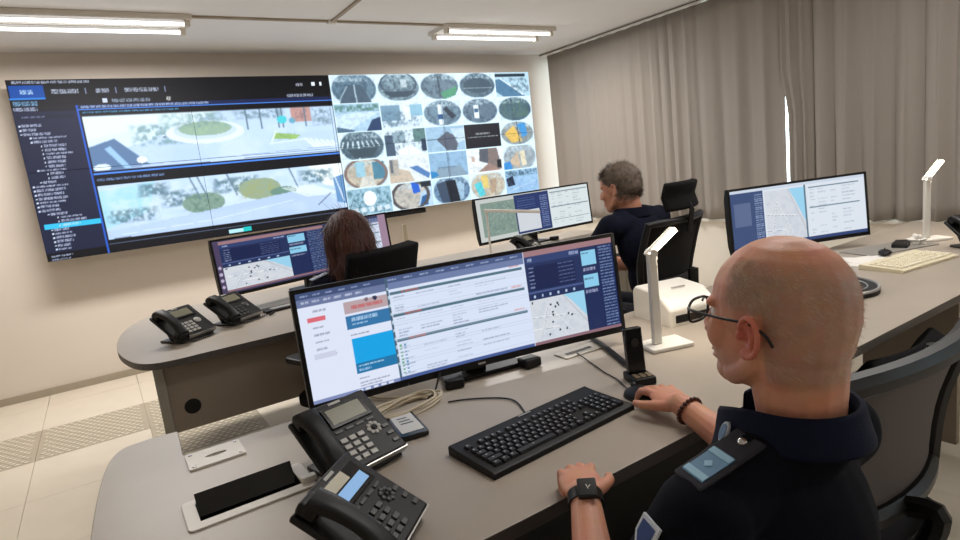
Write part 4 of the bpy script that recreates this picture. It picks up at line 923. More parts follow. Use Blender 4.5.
# ------------------------------------------------------------------ office chairs
def office_chair(label, loc, rz, head=False, mesh=None, back_w=.47, z_lo=.60, z_hi=.98, arm=True, solid=False, seat_z=.46, rim_r=.017, sup=.22, lumbar=True):
    t = thing('office_chair', label, 'chair', (loc[0], loc[1], 0), rz, 'office chairs')
    mb = MB(); P = []
    sw, sd = .25, .24
    for k, (inset, z) in enumerate(((.03, -.07), (.0, -.055), (0, -.02), (.02, -.003), (.06, .0))):
        P.append([(x, y, seat_z + z) for x, y in rrect(-sw + inset, sw - inset, -sd + inset, sd - inset, .09 - inset * .5, 5)])
    for r in P: r.append(r[0])
    mb.grid(P); n = len(P[0]); mb.f.append(tuple(range(n - 2, -1, -1))); mb.f.append(tuple(4 * n + k for k in range(n - 1)))
    mb.build('seat', FABRIC, t)
    hw = back_w / 2
    def bk(u, v, off=0):   # back surface: u -1..1, v 0..1
        wd = hw * (.80 + .20 * min(1, v * 1.6)); return (u * wd, -.235 - .07 * v + .05 * u * u + off + .03 * math.sin(v * 3), z_lo + (z_hi - z_lo) * v)
    rim = [bk(-1, v / 8) for v in range(9)] + [bk(-1 + u / 5, 1) for u in range(1, 10)] + [bk(1, 1 - v / 8) for v in range(9)] + [bk(1 - u / 5, 0) for u in range(1, 10)]
    if solid:
        P = [[bk(-1 + 2 * i / 10, j / 8) for i in range(11)] for j in range(9)]
        MB().grid(P).build('backrest', FABRIC, t, solid=.06, bevel=.012, seg=3)
    else:
        MB().tube(rim, rim_r, 8, closed=True).build('back_frame', BLK, t)
        MB().grid([[bk(-1 + 2 * i / 10, j / 8) for i in range(11)] for j in range(9)]).build('back_mesh', mesh or MESHD, t, solid=.004)
        if lumbar: MB().grid([[bk(-.8 + 1.6 * i / 6, .22 + .2 * j / 3, -.03) for i in range(7)] for j in range(4)]).build('lumbar_support', BLK, t, solid=.012)
    MB().tube(smooth_path([(0, -.12, seat_z - .08), (0, -.25, seat_z - .06), (0, -.31, seat_z + .08), (0, -.325 if sup > .1 else -.25, z_lo + sup)], 5), .024, 8).build('back_support', BLK, t)
    if head:
        zt = z_hi
        MB().tube([(0, -.315, zt - .06), (0, -.335, zt + .04), (0, -.315, zt + .08)], .012, 8).build('headrest_stem', BLK, t)
        MB().grid([[(-.13 + .26 * i / 8, -.30 + .035 * ((i - 4) / 4) ** 2 - .02 * abs(j - 2) / 2, zt + .045 + .125 * j / 4) for i in range(9)] for j in range(5)]).build('headrest', FABRIC, t, solid=.035, bevel=.010, seg=3)
    if arm:
        for s in (-1, 1):
            a = MB().tube(smooth_path([(s * .22, -.02, seat_z - .06), (s * .29, -.02, seat_z - .03), (s * .30, -.02, seat_z + .06), (s * .295, -.02, seat_z + .185)], 5), .016, 8).build('armrest', BLK, t)
            MB().prism(rrect(s * .295 - .04, s * .295 + .04, -.13, .11, .03), seat_z + .185, seat_z + .212).build('arm_pad', BLK, a, bevel=.008, seg=3)
    MB().cyl((0, 0, .10), (0, 0, seat_z - .065), .028, .022, 14).build('gas_lift', DGREY, t)
    for k in range(5):
        a = R(72 * k + 18); d = Vector((math.cos(a), math.sin(a), 0))
        l = MB().tube([d * .02 + Vector((0, 0, .105)), d * .16 + Vector((0, 0, .095)), d * .28 + Vector((0, 0, .072))], [.026, .020, .015], 8).build('base_leg', BLK, t)
        MB().cyl(d * .28 + d.cross(Vector((0, 0, 1))) * .022 + Vector((0, 0, .0295)), d * .28 - d.cross(Vector((0, 0, 1))) * .022 + Vector((0, 0, .0295)), .029, .029, 14).build('caster', BLK, l)
    return t
# ------------------------------------------------------------------ people
SKIN = mat('skin', rgb(196, 138, 112), .5, var=.08, vscale=30, bump=.06, bscale=260, sss=.12)
def blob(name, mb, voxel, m, parent, iters=6, fac=.5):
    off = parent.location if parent else Vector((0, 0, 0))
    mb.v = [(x - off[0], y - off[1], z - off[2]) for x, y, z in mb.v]
    me = bpy.data.meshes.new('tmp'); me.from_pydata(mb.v, [], mb.f); me.update()
    o = bpy.data.objects.new('tmp', me); col.objects.link(o)
    d = o.modifiers.new('r', 'REMESH'); d.mode = 'VOXEL'; d.voxel_size = voxel; d.use_smooth_shade = True
    d = o.modifiers.new('s', 'SMOOTH'); d.iterations = iters; d.factor = fac
    dg = bpy.context.evaluated_depsgraph_get(); ev = o.evaluated_get(dg)
    me2 = bpy.data.meshes.new_from_object(ev); me2.name = name
    bpy.data.objects.remove(o); bpy.data.meshes.remove(me)
    me2.polygons.foreach_set('use_smooth', [True] * len(me2.polygons)); me2.materials.clear(); me2.materials.append(m)
    return link(name, me2, None, parent)
class XF:                                    # MB proxy that transforms prims by a 4x4 matrix
    def __init__(s, mb, M): s.mb, s.M = mb, M; s.R3 = M.to_3x3()
    def ell(s, c, r, rot=None, nu=20, nv=12): s.mb.ell(s.M @ Vector(c), r, s.R3 @ rot if rot is not None else s.R3, nu, nv)
    def chain(s, j, n=12): s.mb.chain([(s.M @ Vector(p), r) for p, r in j], n)
def head_matrix(c, yaw, pitch=0, roll=0):     # local +Y = face, +Z = up
    return Matrix.Translation(c) @ Matrix.Rotation(R(yaw - 90), 4, 'Z') @ Matrix.Rotation(R(pitch), 4, 'X') @ Matrix.Rotation(R(roll), 4, 'Y')
def head_prims(mb, HM, female=False, ears=True):
    h = XF(mb, HM); k = .94 if female else 1.0
    h.ell((0, -.009, .030), (.0765 * k, .095, .086)); h.ell((0, -.031, .012), (.074 * k, .073, .075)); h.ell((0, .012, .03), (.068 * k, .078, .072))
    h.ell((0, .028, -.035), (.058 * k, .062, .074)); h.ell((0, .010, -.060), (.056 * k, .052, .040))
    h.ell((0, -.034, -.045), (.066 * k, .058, .066)); h.ell((0, -.033, -.012), (.072 * k, .067, .070))
    h.ell((0, .060, -.088), (.030, .026, .024)); h.chain([((-.050 * k, -.002, -.050), .016), ((-.036 * k, .036, -.080), .018), ((0, .056, -.092), .018), ((.036 * k, .036, -.080), .018), ((.050 * k, -.002, -.050), .016)])
    h.ell((0, .030, -.068), (.050 * k, .046, .036))
    for s in (-1, 1):
        h.ell((s * .036, .058, -.022), (.025, .022, .030)); h.ell((s * .030, .070, .021), (.028, .011, .010)); h.ell((s * .010, .097, -.034), (.009, .010, .008))
        if ears:
            e = Vector((s * .079 * k, -.012, -.004)); er = rotm(8, s * 6, s * 15)
            pts = []
            for i in range(15):
                a = R(-52 + 262 * i / 14); pts.append((e + er @ Vector((s * (.009 - .004 * (i / 14)), -.003 - .0175 * math.sin(a * .98 + .1) if False else -.002 + .0165 * math.cos(a + R(38)) * (1 if i > 4 else 1.0) * 1.0, .030 * math.sin(a + R(38)) )), .0040))
            pts = [(e + er @ Vector((s * .009, .0165 * math.cos(R(t_)) - .002, (.030 if math.sin(R(t_)) > 0 else .027) * math.sin(R(t_)))), .0042) for t_ in range(20, 290, 18)]
            h.chain(pts, 8)
            h.ell(e + er @ Vector((s * -.001, 0, 0)), (.004, .015, .027), er); h.ell(e + er @ Vector((s * .006, .003, -.026)), (.0055, .0095, .010), er)
            h.ell(e + er @ Vector((s * .007, .015, -.003)), (.005, .005, .009), er)
            h.chain([(e + er @ Vector((s * .005, .006, .014)), .0036), (e + er @ Vector((s * .005, -.006, .004)), .0040), (e + er @ Vector((s * .005, -.004, -.012)), .0040)], 8)
    h.chain([((0, .084, .014), .009), ((0, .094, -.010), .0100), ((0, .103, -.029), .0115)])
    h.ell((0, .084, -.062), (.023, .011, .0055)); h.ell((0, .083, -.073), (.020, .011, .006))
def hand_prims(mb, HM, side, curls, thumb_out=1.0, scale=1.0):
    """local: wrist at origin, fingers +Y, palm -Z; side=-1 right hand (thumb at -X), +1 left hand (thumb at +X)"""
    h = XF(mb, HM); sc_ = scale; s = side
    h.ell((0, .052 * sc_, 0), (.041 * sc_, .050 * sc_, .0155 * sc_)); h.ell((s * .016 * sc_, .036 * sc_, -.006), (.024, .036, .016)); h.ell((-s * .018, .045, -.003), (.022, .045, .014))
    h.ell((0, .008, 0), (.030, .028, .020))
    for i, (kx, ky, ln) in enumerate(((.029, .090, .074), (.009, .097, .082), (-.011, .093, .076), (-.030, .082, .060))):
        p = Vector((s * kx, ky, .003)) * sc_; a = 0; pts = [(Vector((s * kx * .6, ky - .045, .001)) * sc_, .0100), (p, .0108 if i < 3 else .0095)]
        for j, fr_ in enumerate((.46, .30, .24)):
            a += curls[i][j]; d = Vector((s * kx * .9 * (1 - .25 * j), math.cos(R(a)), -math.sin(R(a)))); d.x = d.x * .25 / .03 * .03; d.normalize()
            p = p + d * ln * fr_ * sc_; pts.append((p, (.0094, .0086, .0074)[j] * (1 if i < 3 else .9)))
        h.chain(pts, 10)
    o = thumb_out
    h.chain([((s * .020, .014, -.006), .015), ((s * (.036 + .008 * o), .040, -.010), .0125), ((s * (.040 + .022 * o), .066, -.014), .0105), ((s * (.040 + .026 * o), .090, -.018), .0085)], 10)
def frame_of(origin, fwd, up):
    f_ = Vector(fwd).normalized(); x = f_.cross(Vector(up)).normalized(); z = x.cross(f_)
    m = Matrix((x, f_, z)).transposed().to_4x4(); m.translation = origin; return m
def limb(mb, pts): mb.chain([(Vector(p), r) for p, r in pts])
def seated(name, label, J, voxel, shirt_m, long_sleeve, female=False, skin=SKIN):
    t = thing(name, label, 'person', (J['pelvis'][0], J['pelvis'][1], 0))
    yaw = rotm(0, 0, J['yaw'] - 90); k = J.get('k', 1.0)
    pv, ch, nk = Vector(J['pelvis']), Vector(J['chest']), Vector(J['neck'])
    lean = (ch - pv).normalized(); xax = yaw @ Vector((1, 0, 0)); yax = lean.cross(xax).normalized(); trot = Matrix((xax, yax, lean)).transposed()
    mid = pv.lerp(ch, .5)
    def torso(mb, g):
        mb.ell(ch, (.160 * k + g, .105 * k + g, .165 * k + g), trot); mb.ell(mid, (.150 * k + g, .108 * k + g, .17 * k + g), trot); mb.ell(pv, (.165 * k + g, .118 * k + g, .105 * k + g), trot)
        L_, R_ = Vector(J['lsh']), Vector(J['rsh']); nb = nk - Vector((0, 0, .03))
        for S in (L_, R_):
            mb.chain([(S, .052 * k + g), (S.lerp(ch + lean * .08 * k, .45) + Vector((0, 0, .01)), .062 * k + g * .8), (ch + lean * .09 * k, .075 * k + g * .8)])
            mb.chain([(S + Vector((0, 0, .015)), .036 * k + g), (S.lerp(nb, .5) + Vector((0, 0, .018)), .040 * k + g), (nb, .055 * k + g * 1.6)])
    body = MB(); torso(body, -.012)
    hm = head_matrix(Vector(J['head']), *J['head_rot']); head_prims(body, hm, female, J.get('ears', True))
    body.chain([(nk - Vector((0, 0, .03)), .054 * k), (nk.lerp(hm @ Vector((0, -.03, -.06)), .5), J.get('neck_r', .056) * k), (hm @ Vector((0, -.034, -.045)), J.get('neck_r', .055) * k)])
    for sd in ('l', 'r'):
        S, E_, W_ = Vector(J[sd + 'sh']), Vector(J[sd + 'el']), Vector(J[sd + 'wr'])
        limb(body, [(S, .048 * k), (S.lerp(E_, .45), .046 * k), (E_, .039 * k), (E_.lerp(W_, .3), .041 * k), (E_.lerp(W_, .75), .031 * k), (W_, .0265 * k)])
        hand_prims(body, frame_of(W_, J[sd + 'hand'], J.get(sd + 'up', (0, 0, 1))), 1 if sd == 'l' else -1, J.get(sd + 'curl', [(20, 28, 18)] * 4), J.get(sd + 'thumb', 1.0), k)
        hp, kn, an = Vector(J[sd + 'hip']), Vector(J[sd + 'kn']), Vector(J[sd + 'an'])
        fw = (yaw @ Vector((0, 1, 0)))
        limb(body, [(hp, .078 * k), (kn, .052 * k), (kn.lerp(an, .35), .050 * k), (an, .035 * k), (an + fw * .10 + Vector((0, 0, -.035)), .028)])
    b_ = blob('body', body, voxel, skin, t, 5)
    sh = MB(); torso(sh, .006)
    for sd in ('l', 'r'):
        S, E_, W_ = Vector(J[sd + 'sh']), Vector(J[sd + 'el']), Vector(J[sd + 'wr'])
        if long_sleeve: limb(sh, [(S, .062 * k), (S.lerp(E_, .5), .058 * k), (E_, .052 * k), (E_.lerp(W_, .5), .047 * k), (E_.lerp(W_, .93), .038 * k)])
        else: limb(sh, [(S, .064 * k), (S.lerp(E_, .4), .063 * k), (S.lerp(E_, J.get('sleeve', .78)), .060 * k)])
    blob('shirt', sh, max(.006, voxel), shirt_m, t, 10)
    tr_ = MB(); tr_.ell(pv - lean * .02, (.172 * k, .124 * k, .085 * k), trot)
    for sd in ('l', 'r'):
        hp, kn, an = Vector(J[sd + 'hip']), Vector(J[sd + 'kn']), Vector(J[sd + 'an']); limb(tr_, [(hp, .088 * k), (hp.lerp(kn, .5), .078 * k), (kn, .066 * k), (kn.lerp(an, .5), .062 * k), (an + Vector((0, 0, .02)), .052 * k)])
    blob('trousers', tr_, .009, TROUS, t, 8)
    for sd in ('l', 'r'):
        an = Vector(J[sd + 'an']); fw = yaw @ Vector((0, 1, 0)); s_ = MB(); s_.ell(Vector((an.x, an.y, .045)) + fw * .0, (.042, .055, .044), yaw); s_.ell(Vector((an.x, an.y, .034)) + fw * .09, (.045, .09, .033), yaw); s_.ell(Vector((an.x, an.y, .03)) + fw * .14, (.042, .055, .028), yaw)
        blob('shoe', s_, .008, SHOE, t, 4)
    e = MB()
    return t, b_, hm
def strands(name, body, parent, hm, mask, count, length, width, m, seed, lift=.25, flow=(0, -1, -.5), curl=0.0, jitter=.35):
    """short hair blades rooted on the head surface (one continuous part)"""
    rs = np.random.default_rng(seed); me = body.data; n = len(me.vertices)
    co = np.empty(n * 3); me.vertices.foreach_get('co', co); co = co.reshape(-1, 3) + np.array(parent.location)
    no = np.empty(n * 3); me.vertices.foreach_get('normal', no); no = no.reshape(-1, 3)
    inv = np.array(hm.inverted()); loc = co @ inv[:3, :3].T + inv[:3, 3]
    mk = mask(loc); idx = np.where(rs.random(n) < mk)[0]
    if len(idx) == 0: return None
    idx = rs.choice(idx, count); H3 = np.array(hm.to_3x3())
    nn = no[idx]; jt = rs.normal(0, .0028, (count, 3)); base = co[idx] + jt - (jt * nn).sum(1, keepdims=True) * nn
    ll = loc[idx]; fl = np.array(flow(ll) if callable(flow) else np.tile(flow, (count, 1)), float) @ H3.T
    fl = fl - (fl * nn).sum(1, keepdims=True) * nn; fl += rs.normal(0, jitter, fl.shape); fl /= np.linalg.norm(fl, axis=1, keepdims=True) + 1e-9
    d = fl + nn * lift; d /= np.linalg.norm(d, axis=1, keepdims=True); sd = np.cross(d, nn); sd /= np.linalg.norm(sd, axis=1, keepdims=True) + 1e-9
    L = (length * rs.uniform(.6, 1.2, count))[:, None]; off = np.array(parent.location)
    p0 = base - nn * .001; p1 = base + d * L * .55; d2 = d + fl * curl; d2 /= np.linalg.norm(d2, axis=1, keepdims=True); p2 = p1 + d2 * L * .45
    V = np.stack([p0 - sd * width, p0 + sd * width, p1 + sd * width * .8, p1 - sd * width * .8, p2], 1) - off
    F = []
    for i in range(count): a = i * 5; F += [(a, a + 1, a + 2, a + 3), (a + 3, a + 2, a + 4)]
    mb = MB(); mb.v = [tuple(p) for p in V.reshape(-1, 3)]; mb.f = F
    me_ = bpy.data.meshes.new(name); me_.from_pydata(mb.v, [], mb.f); me_.update(); o = link(name, me_, m, parent); o['kind'] = 'stuff'; return o
def eyes(parent, hm, m_iris):
    for s in (-1, 1):
        mb = MB(); mb.ell(hm @ Vector((s * .031, .0675, .002)) - parent.location, (.0125,) * 3, None, 16, 10); e = mb.build('eye', mat('eye_white', rgb(225, 220, 212), .2), parent)
        q = MB(); q.ell(hm @ Vector((s * .031, .0775, .002)) - parent.location, (.0055, .0035, .0055), hm.to_3x3(), 12, 8); q.build('iris', m_iris, e)
IRIS = mat('brown_iris', rgb(60, 42, 32), .15)

# --- grey-haired man at the near desk
J1 = dict(yaw=94, head=(.762, .463, 1.130), head_rot=(91, 4, 0), neck=(.775, .440, .985), chest=(.775, .468, .805), pelvis=(.775, .41, .545),
          lsh=(.598, .475, .893), rsh=(.950, .480, .897), lel=(.485, .560, .665), rel=(1.025, .620, .715), lwr=(.650, .772, .778), rwr=(1.060, .888, .787),
          lhand=(.52, .84, -.04), rhand=(.30, .95, .02), lcurl=[(48, 62, 35), (55, 66, 38), (60, 66, 38), (64, 66, 38)], rcurl=[(16, 28, 18), (20, 30, 18), (26, 36, 22), (30, 36, 24)], lthumb=.9, rthumb=1.0, neck_r=.060,
          lhip=(.69, .43, .53), rhip=(.86, .43, .53), lkn=(.64, .80, .56), rkn=(.92, .80, .56), lan=(.63, .78, .085), ran=(.93, .78, .085), sleeve=.80)
SK1 = bpy.data.materials.new('grey_haired_man_skin'); SK1.use_nodes = True; nt = SK1.node_tree; b = nt.nodes['Principled BSDF']
b.inputs['Roughness'].default_value = .48; b.inputs['Subsurface Weight'].default_value = .10; b.inputs['Subsurface Radius'].default_value = (.012, .004, .002)
av = nt.nodes.new('ShaderNodeAttribute'); av.attribute_name = 'tone'
tc = nt.nodes.new('ShaderNodeTexCoord'); nz = nt.nodes.new('ShaderNodeTexNoise'); nz.inputs['Scale'].default_value = 26; nz.inputs['Detail'].default_value = 5; nt.links.new(tc.outputs['Object'], nz.inputs['Vector'])
mxn = nt.nodes.new('ShaderNodeMix'); mxn.data_type = 'RGBA'; mxn.blend_type = 'OVERLAY'; mxn.inputs['Factor'].default_value = .22
nt.links.new(av.outputs['Color'], mxn.inputs['A']); nt.links.new(nz.outputs['Color'], mxn.inputs['B']); nt.links.new(mxn.outputs['Result'], b.inputs['Base Color'])
n2 = nt.nodes.new('ShaderNodeTexNoise'); n2.inputs['Scale'].default_value = 300; bp = nt.nodes.new('ShaderNodeBump'); bp.inputs['Strength'].default_value = .10; bp.inputs['Distance'].default_value = .004
nt.links.new(tc.outputs['Object'], n2.inputs['Vector']); nt.links.new(n2.outputs['Fac'], bp.inputs['Height']); nt.links.new(bp.outputs[0], b.inputs['Normal'])
p1, b1, hm1 = seated('person', 'grey-haired man in glasses and dark navy uniform at the near desk, hand on mouse', J1, .0026, NAVY, False, skin=SK1)
def hair_zone(l):                       # l: head-local coords; 1 where the short grey hair grows
    x, y, z = l[:, 0], l[:, 1], l[:, 2]; ax = np.abs(x)
    on = (np.linalg.norm(l - np.array([0, -.012, .03]), axis=1) < .15) & (z > -.085)
    top = np.clip((.098 - z) / .03, 0, 1)                      # bald crown
    front = np.clip((.050 - y - np.clip((z - .02), 0, 1) * .1) / .02, 0, 1)        # hairline at the temples
    back = np.where(y > -.022, np.clip((z - .022) / .012, 0, 1), np.clip((z + .078) / .02, 0, 1))
    side = np.clip((ax - .030) / .02, 0, 1) + np.clip((-y - .03) / .03, 0, 1)
    on = on & (ax < .0785)
    return on * np.clip(top * front * back * np.clip(side, 0, 1), 0, 1)
me = b1.data; n = len(me.vertices); co = np.empty(n * 3); me.vertices.foreach_get('co', co); co = co.reshape(-1, 3) + np.array(p1.location)
inv = np.array(hm1.inverted()); ll = co @ inv[:3, :3].T + inv[:3, 3]; hz = hair_zone(ll)[:, None]
sk = np.array(rgb(208, 146, 118)); red = np.array(rgb(196, 112, 90)); gry = np.array(rgb(158, 128, 108)); stub = np.array(rgb(186, 150, 132))
colr = np.tile(sk, (n, 1)); earz = (np.abs(ll[:, 0]) > .0775) & (np.abs(ll[:, 1] + .01) < .035) & (np.abs(ll[:, 2]) < .045)
colr[earz] = red
st_ = (np.clip((-.03 - ll[:, 2]) / .03, 0, 1) * np.clip((ll[:, 2] + .135) / .02, 0, 1) * np.clip((ll[:, 1] - .0) / .03, 0, 1) * (np.abs(ll[:, 0]) < .09))[:, None] * .5; colr = colr * (1 - st_) + stub * st_
colr = colr * (1 - hz * .6) + gry * hz * .6
a_ = me.attributes.new('tone', 'FLOAT_COLOR', 'POINT'); a_.data.foreach_set('color', np.concatenate([colr, np.ones((n, 1))], 1).ravel().astype(np.float32))
HAIRG = mat('grey_hair', rgb(190, 168, 148), .6, var=.25, vscale=60)
strands('hair', b1, p1, hm1, lambda l: hair_zone(l) * np.clip((l[:, 1] + .055) / .05, .22, 1) * np.clip((l[:, 2] + .01) / .03, .3, 1), 11000, .010, .00018, HAIRG, 3, lift=.10, flow=(0, -1, -.45), jitter=.22)
eyes(p1, hm1, IRIS)
def in1(v): return Vector(v) - p1.location
# collar
def collar(parent, c, yaw_deg, rx, ry, h, m, flare=.016, open_a=26, drop=.03):
    P = []; n_ = 40; rt = rotm(0, 0, yaw_deg - 90)
    for j, (dr, dz) in enumerate(((.002, -.012), (0, h * .55), (.003, h), (.010, h * .96), (flare, h * .35), (flare + .010, -.014))):
        row = []
        for i in range(n_ + 1):
            a = R(90 + open_a + (360 - 2 * open_a) * i / n_); fr_ = max(0, math.sin(a)); zz = dz - drop * (fr_ ** 2) * (1 + (.6 if j >= 4 else 0)) 
            row.append(tuple(Vector(c) + rt @ Vector(((rx + dr) * math.cos(a), (ry + dr) * math.sin(a) + .006 * fr_, zz)) - parent.location))
        P.append(row)
    return MB().grid(P).build('collar', m, parent, solid=.003, sub=1)
cl1 = collar(p1, (.772, .455, .978), 94, .071, .084, .040, NAVY2, .013, drop=.034)
def decal(parent, mb, name, m, bevel=0): return mb.build(name, m, parent, bevel=bevel)
# epaulettes: strap with light blue rank bars and a button
for sgn, S in ((-1, Vector(J1['lsh'])), (1, Vector(J1['rsh']))):
    nb = Vector((.775 + sgn * .088, .455, .970)); tip = Vector((.775 + sgn * .192, .482, .936)); ax = (tip - nb).normalized()
    fwd = Vector((0, 1, 0)); up = ax.cross(fwd) * (-1 if sgn < 0 else 1); up.normalize(); fwd = up.cross(ax) ; rt = Matrix((ax, fwd, up)).transposed(); ln = (tip - nb).length; mid = nb.lerp(tip, .5) + up * .014
    ep = MB().box(in1(mid), (ln, .052, .007), rt).build('epaulette', mat('epaulette_cloth', rgb(34, 34, 44), .8, bump=.2, bscale=600), p1, bevel=.003)
    MB().box(in1(mid + ax * ln * .16 + up * .0042), (ln * .50, .038, .0014), rt).build('rank_patch', CYAND, ep)
    for q_ in (-.19, .19): MB().box(in1(mid + ax * ln * (.16 + q_) + up * .0054), (ln * .09, .038, .0010), rt).build('rank_bar', CYAN, ep)
    MB().box(in1(mid + ax * ln * .16 + up * .0054), (.010, .010, .0012), rt @ rotm(0, 0, 45)).build('rank_star', CYAN, ep)
    MB().ell(in1(mid - ax * ln * .36 + up * .0045), (.007, .007, .003), rt, 14, 8).build('button', CHROME, ep)
# oval collar badge and shield on the sleeve
def badge(parent, c, nrm, upv, outline, name, m, t_=.002):
    n_ = Vector(nrm).normalized(); u_ = (Vector(upv) - n_ * Vector(upv).dot(n_)).normalized(); r_ = u_.cross(n_)
    mb = MB(); mb.prism(outline, -t_, t_); mb.v = [tuple(in1(Vector(c) + r_ * a + u_ * b_ + n_ * d)) for a, b_, d in mb.v]; return mb.build(name, m, parent)
ov = lambda a, b_: [(a * math.cos(2 * math.pi * k / 24), b_ * math.sin(2 * math.pi * k / 24)) for k in range(24)]
BW = mat('badge_white', rgb(206, 214, 224), .6); BB = mat('badge_blue', rgb(120, 150, 186), .6)
def surf(o, px, py):                 # point and normal of a garment under a line of sight
    o0 = Vector((0, 0, CAM_H)) - p1.location; d = ray(px, py).normalized(); ok, loc, nor, _ = o.ray_cast(o0, d)
    if not ok: return None
    return loc + p1.location, (nor if nor.dot(d) < 0 else -nor)
shirt1 = [o for o in p1.children if o.name.startswith('shirt')][0]
sh_ = lambda k: [(-.020 * k, .022 * k), (.020 * k, .022 * k), (.020 * k, -.005 * k), (.010 * k, -.020 * k), (0, -.027 * k), (-.010 * k, -.020 * k), (-.020 * k, -.005 * k)]
hit = surf(shirt1, 647, 535)
if hit:
    c_, n_ = hit; q2 = badge(p1, c_ + n_ * .002, n_, (.25, -.2, 1), sh_(.95), 'sleeve_shield', BW); badge(q2, c_ + n_ * .0036, n_, (.25, -.2, 1), sh_(.68), 'shield_field', mat('badge_navy', rgb(44, 70, 128), .6))
hit = surf(cl1, 727, 432)
if hit is None: hit = (Vector((.698, .508, .966)), Vector((-.85, .12, .3)).normalized())
c_, n_ = hit; q1 = badge(p1, c_ + n_ * .004, n_, (-.1, -.3, 1), ov(.0085, .017), 'collar_badge', BW); badge(q1, c_ + n_ * .0056, n_, (-.1, -.3, 1), ov(.006, .0135), 'badge_centre', BB)
# glasses
gt = thing('eyeglasses', 'thin black rectangular eyeglasses worn by the grey-haired man', 'glasses', tuple(hm1 @ Vector((0, .1, 0))))
def ing(l): return hm1 @ Vector(l) - gt.location
GF = mat('black_glasses_frame', rgb(20, 17, 17), .35)
fr_ = MB()
for s in (-1, 1):
    out = [(s * .034 + .025 * math.copysign(abs(math.cos(a)) ** .7, math.cos(a)),   .103 - .10 * abs(s * .034 + .025 * math.cos(a)) ** 1.5 * 2, .000 + .018 * math.copysign(abs(math.sin(a)) ** .7, math.sin(a))) for a in [2 * math.pi * k / 24 for k in range(24)]]
    MB().tube([ing(p) for p in out], .0020, 8, closed=True).build('rim', GF, gt)
    lm = MB(); lm.add([ing(p) for p in out], [tuple(range(24))]); lm.build('lens', gm, gt)
    MB().tube([ing(p) for p in smooth_path([(s * .060, .100, .008), (s * .072, .086, .010), (s * .081, .04, .012), (s * .083, -.008, .013), (s * .080, -.030, .002), (s * .078, -.040, -.012)], 5)], .0021, 8).build('temple', GF, gt)
MB().tube([ing(p) for p in smooth_path([(-.010, .112, .006), (0, .115, .009), (.010, .112, .006)], 4)], .0018, 8).build('bridge', GF, gt)
# watch on the left wrist, bead bracelet on the right
def wrist_ring(W_, E_, back, rx, rz_):
    W_, E_ = Vector(W_), Vector(E_); ax = (W_ - E_).normalized(); c = W_ - ax * back; x = ax.cross(Vector((0, 0, 1))).normalized(); z = x.cross(ax); return c, ax, x, z
c, ax, x, z = wrist_ring(J1['lwr'], J1['lel'], .012, 0, 0)
wt = thing('wristwatch', 'black square smartwatch on the grey-haired man\'s wrist', 'watch', tuple(c))
P = []
for i in range(25):
    a = 2 * math.pi * i / 24; rr = x * .0300 * math.cos(a) + z * .0285 * math.sin(a); P.append([tuple(rr * k_ + ax * y) for k_, y in ((1, -.011), (1.07, -.011), (1.07, .011), (1, .011), (1, -.011))])
MB().grid(P).build('strap', BLK, wt)
rt = Matrix((x, ax, z)).transposed(); wd_ = z * .031 + x * .004
MB().box(wd_, (.034, .040, .010), rt).build('case', DGREY, wt, bevel=.003, seg=3); MB().box(wd_ + z * .0054, (.028, .034, .001), rt).build('face', BLKG, wt)
for k_, (a0, l0) in enumerate(((20, .010), (135, .008))): MB().box(wd_ + z * .0062 + x * .003 * k_, (.0012, l0, .0004), rt @ rotm(0, 0, a0)).build('clock_hand', WHITE, wt)
c, ax, x, z = wrist_ring(J1['rwr'], J1['rel'], .030, 0, 0)
bt = thing('bead_bracelet', 'brown bead bracelet on the wrist of the mouse hand', 'bracelet', tuple(c)); BEAD = mat('brown_wood_bead', rgb(82, 40, 28), .4)
for i in range(20):
    a = 2 * math.pi * i / 20; MB().ell(x * .0325 * math.cos(a) + z * .0315 * math.sin(a), (.0052,) * 3, None, 10, 8).build('bead', BEAD, bt)

# --- long-haired woman
JW = dict(yaw=82, head=(.885, 2.46, 1.145), head_rot=(103, -4, 0), neck=(.905, 2.43, 1.01), chest=(.915, 2.42, .85), pelvis=(.93, 2.38, .56), k=.90,
          lsh=(.735, 2.44, .955), rsh=(1.09, 2.41, .955), lel=(.71, 2.60, .73), rel=(1.14, 2.60, .73), lwr=(.84, 2.82, .775), rwr=(1.06, 2.84, .775), lhand=(.2, .95, -.05), rhand=(-.1, .98, -.05),
          lhip=(.85, 2.41, .53), rhip=(1.02, 2.41, .53), lkn=(.84, 2.74, .56), rkn=(1.05, 2.74, .56), lan=(.84, 2.72, .085), ran=(1.06, 2.72, .085), ears=False)
pw, bw, hmw = seated('person', 'long-haired woman in dark navy top seated before the coastal-map monitor', JW, .005, NAVYP, True, True)
HAIRW = mat('dark_auburn_hair', rgb(76, 38, 30), .5, var=.35, vscale=45, bump=.5, bscale=150, stretch=(1, 1, .12))
hb = MB(); hx = XF(hb, hmw)
hx.ell((0, -.020, .036), (.088, .108, .092)); hx.ell((0, -.060, -.02), (.090, .075, .105)); hx.ell((0, -.075, -.10), (.098, .060, .11)); hx.ell((-.03, -.085, -.19), (.070, .045, .09))
for s in (-1, 1): hx.chain([((s * .070, .010, .05), .024), ((s * .082, .012, -.02), .024), ((s * .084, -.010, -.10), .028), ((s * .078, -.04, -.17), .026)])
blob('hair', hb, .006, HAIRW, pw, 4)
def wz(l): return ((l[:, 2] > -.05) & (l[:, 1] < .06) & (np.linalg.norm(l, axis=1) < .16)).astype(float) * np.where((l[:, 2] > .05) | (l[:, 1] < .0), 1, .0)
hobj = [o for o in pw.children if o.name.startswith('hair')][0]
def wall_(l): return ((l[:, 1] < .05)).astype(float)
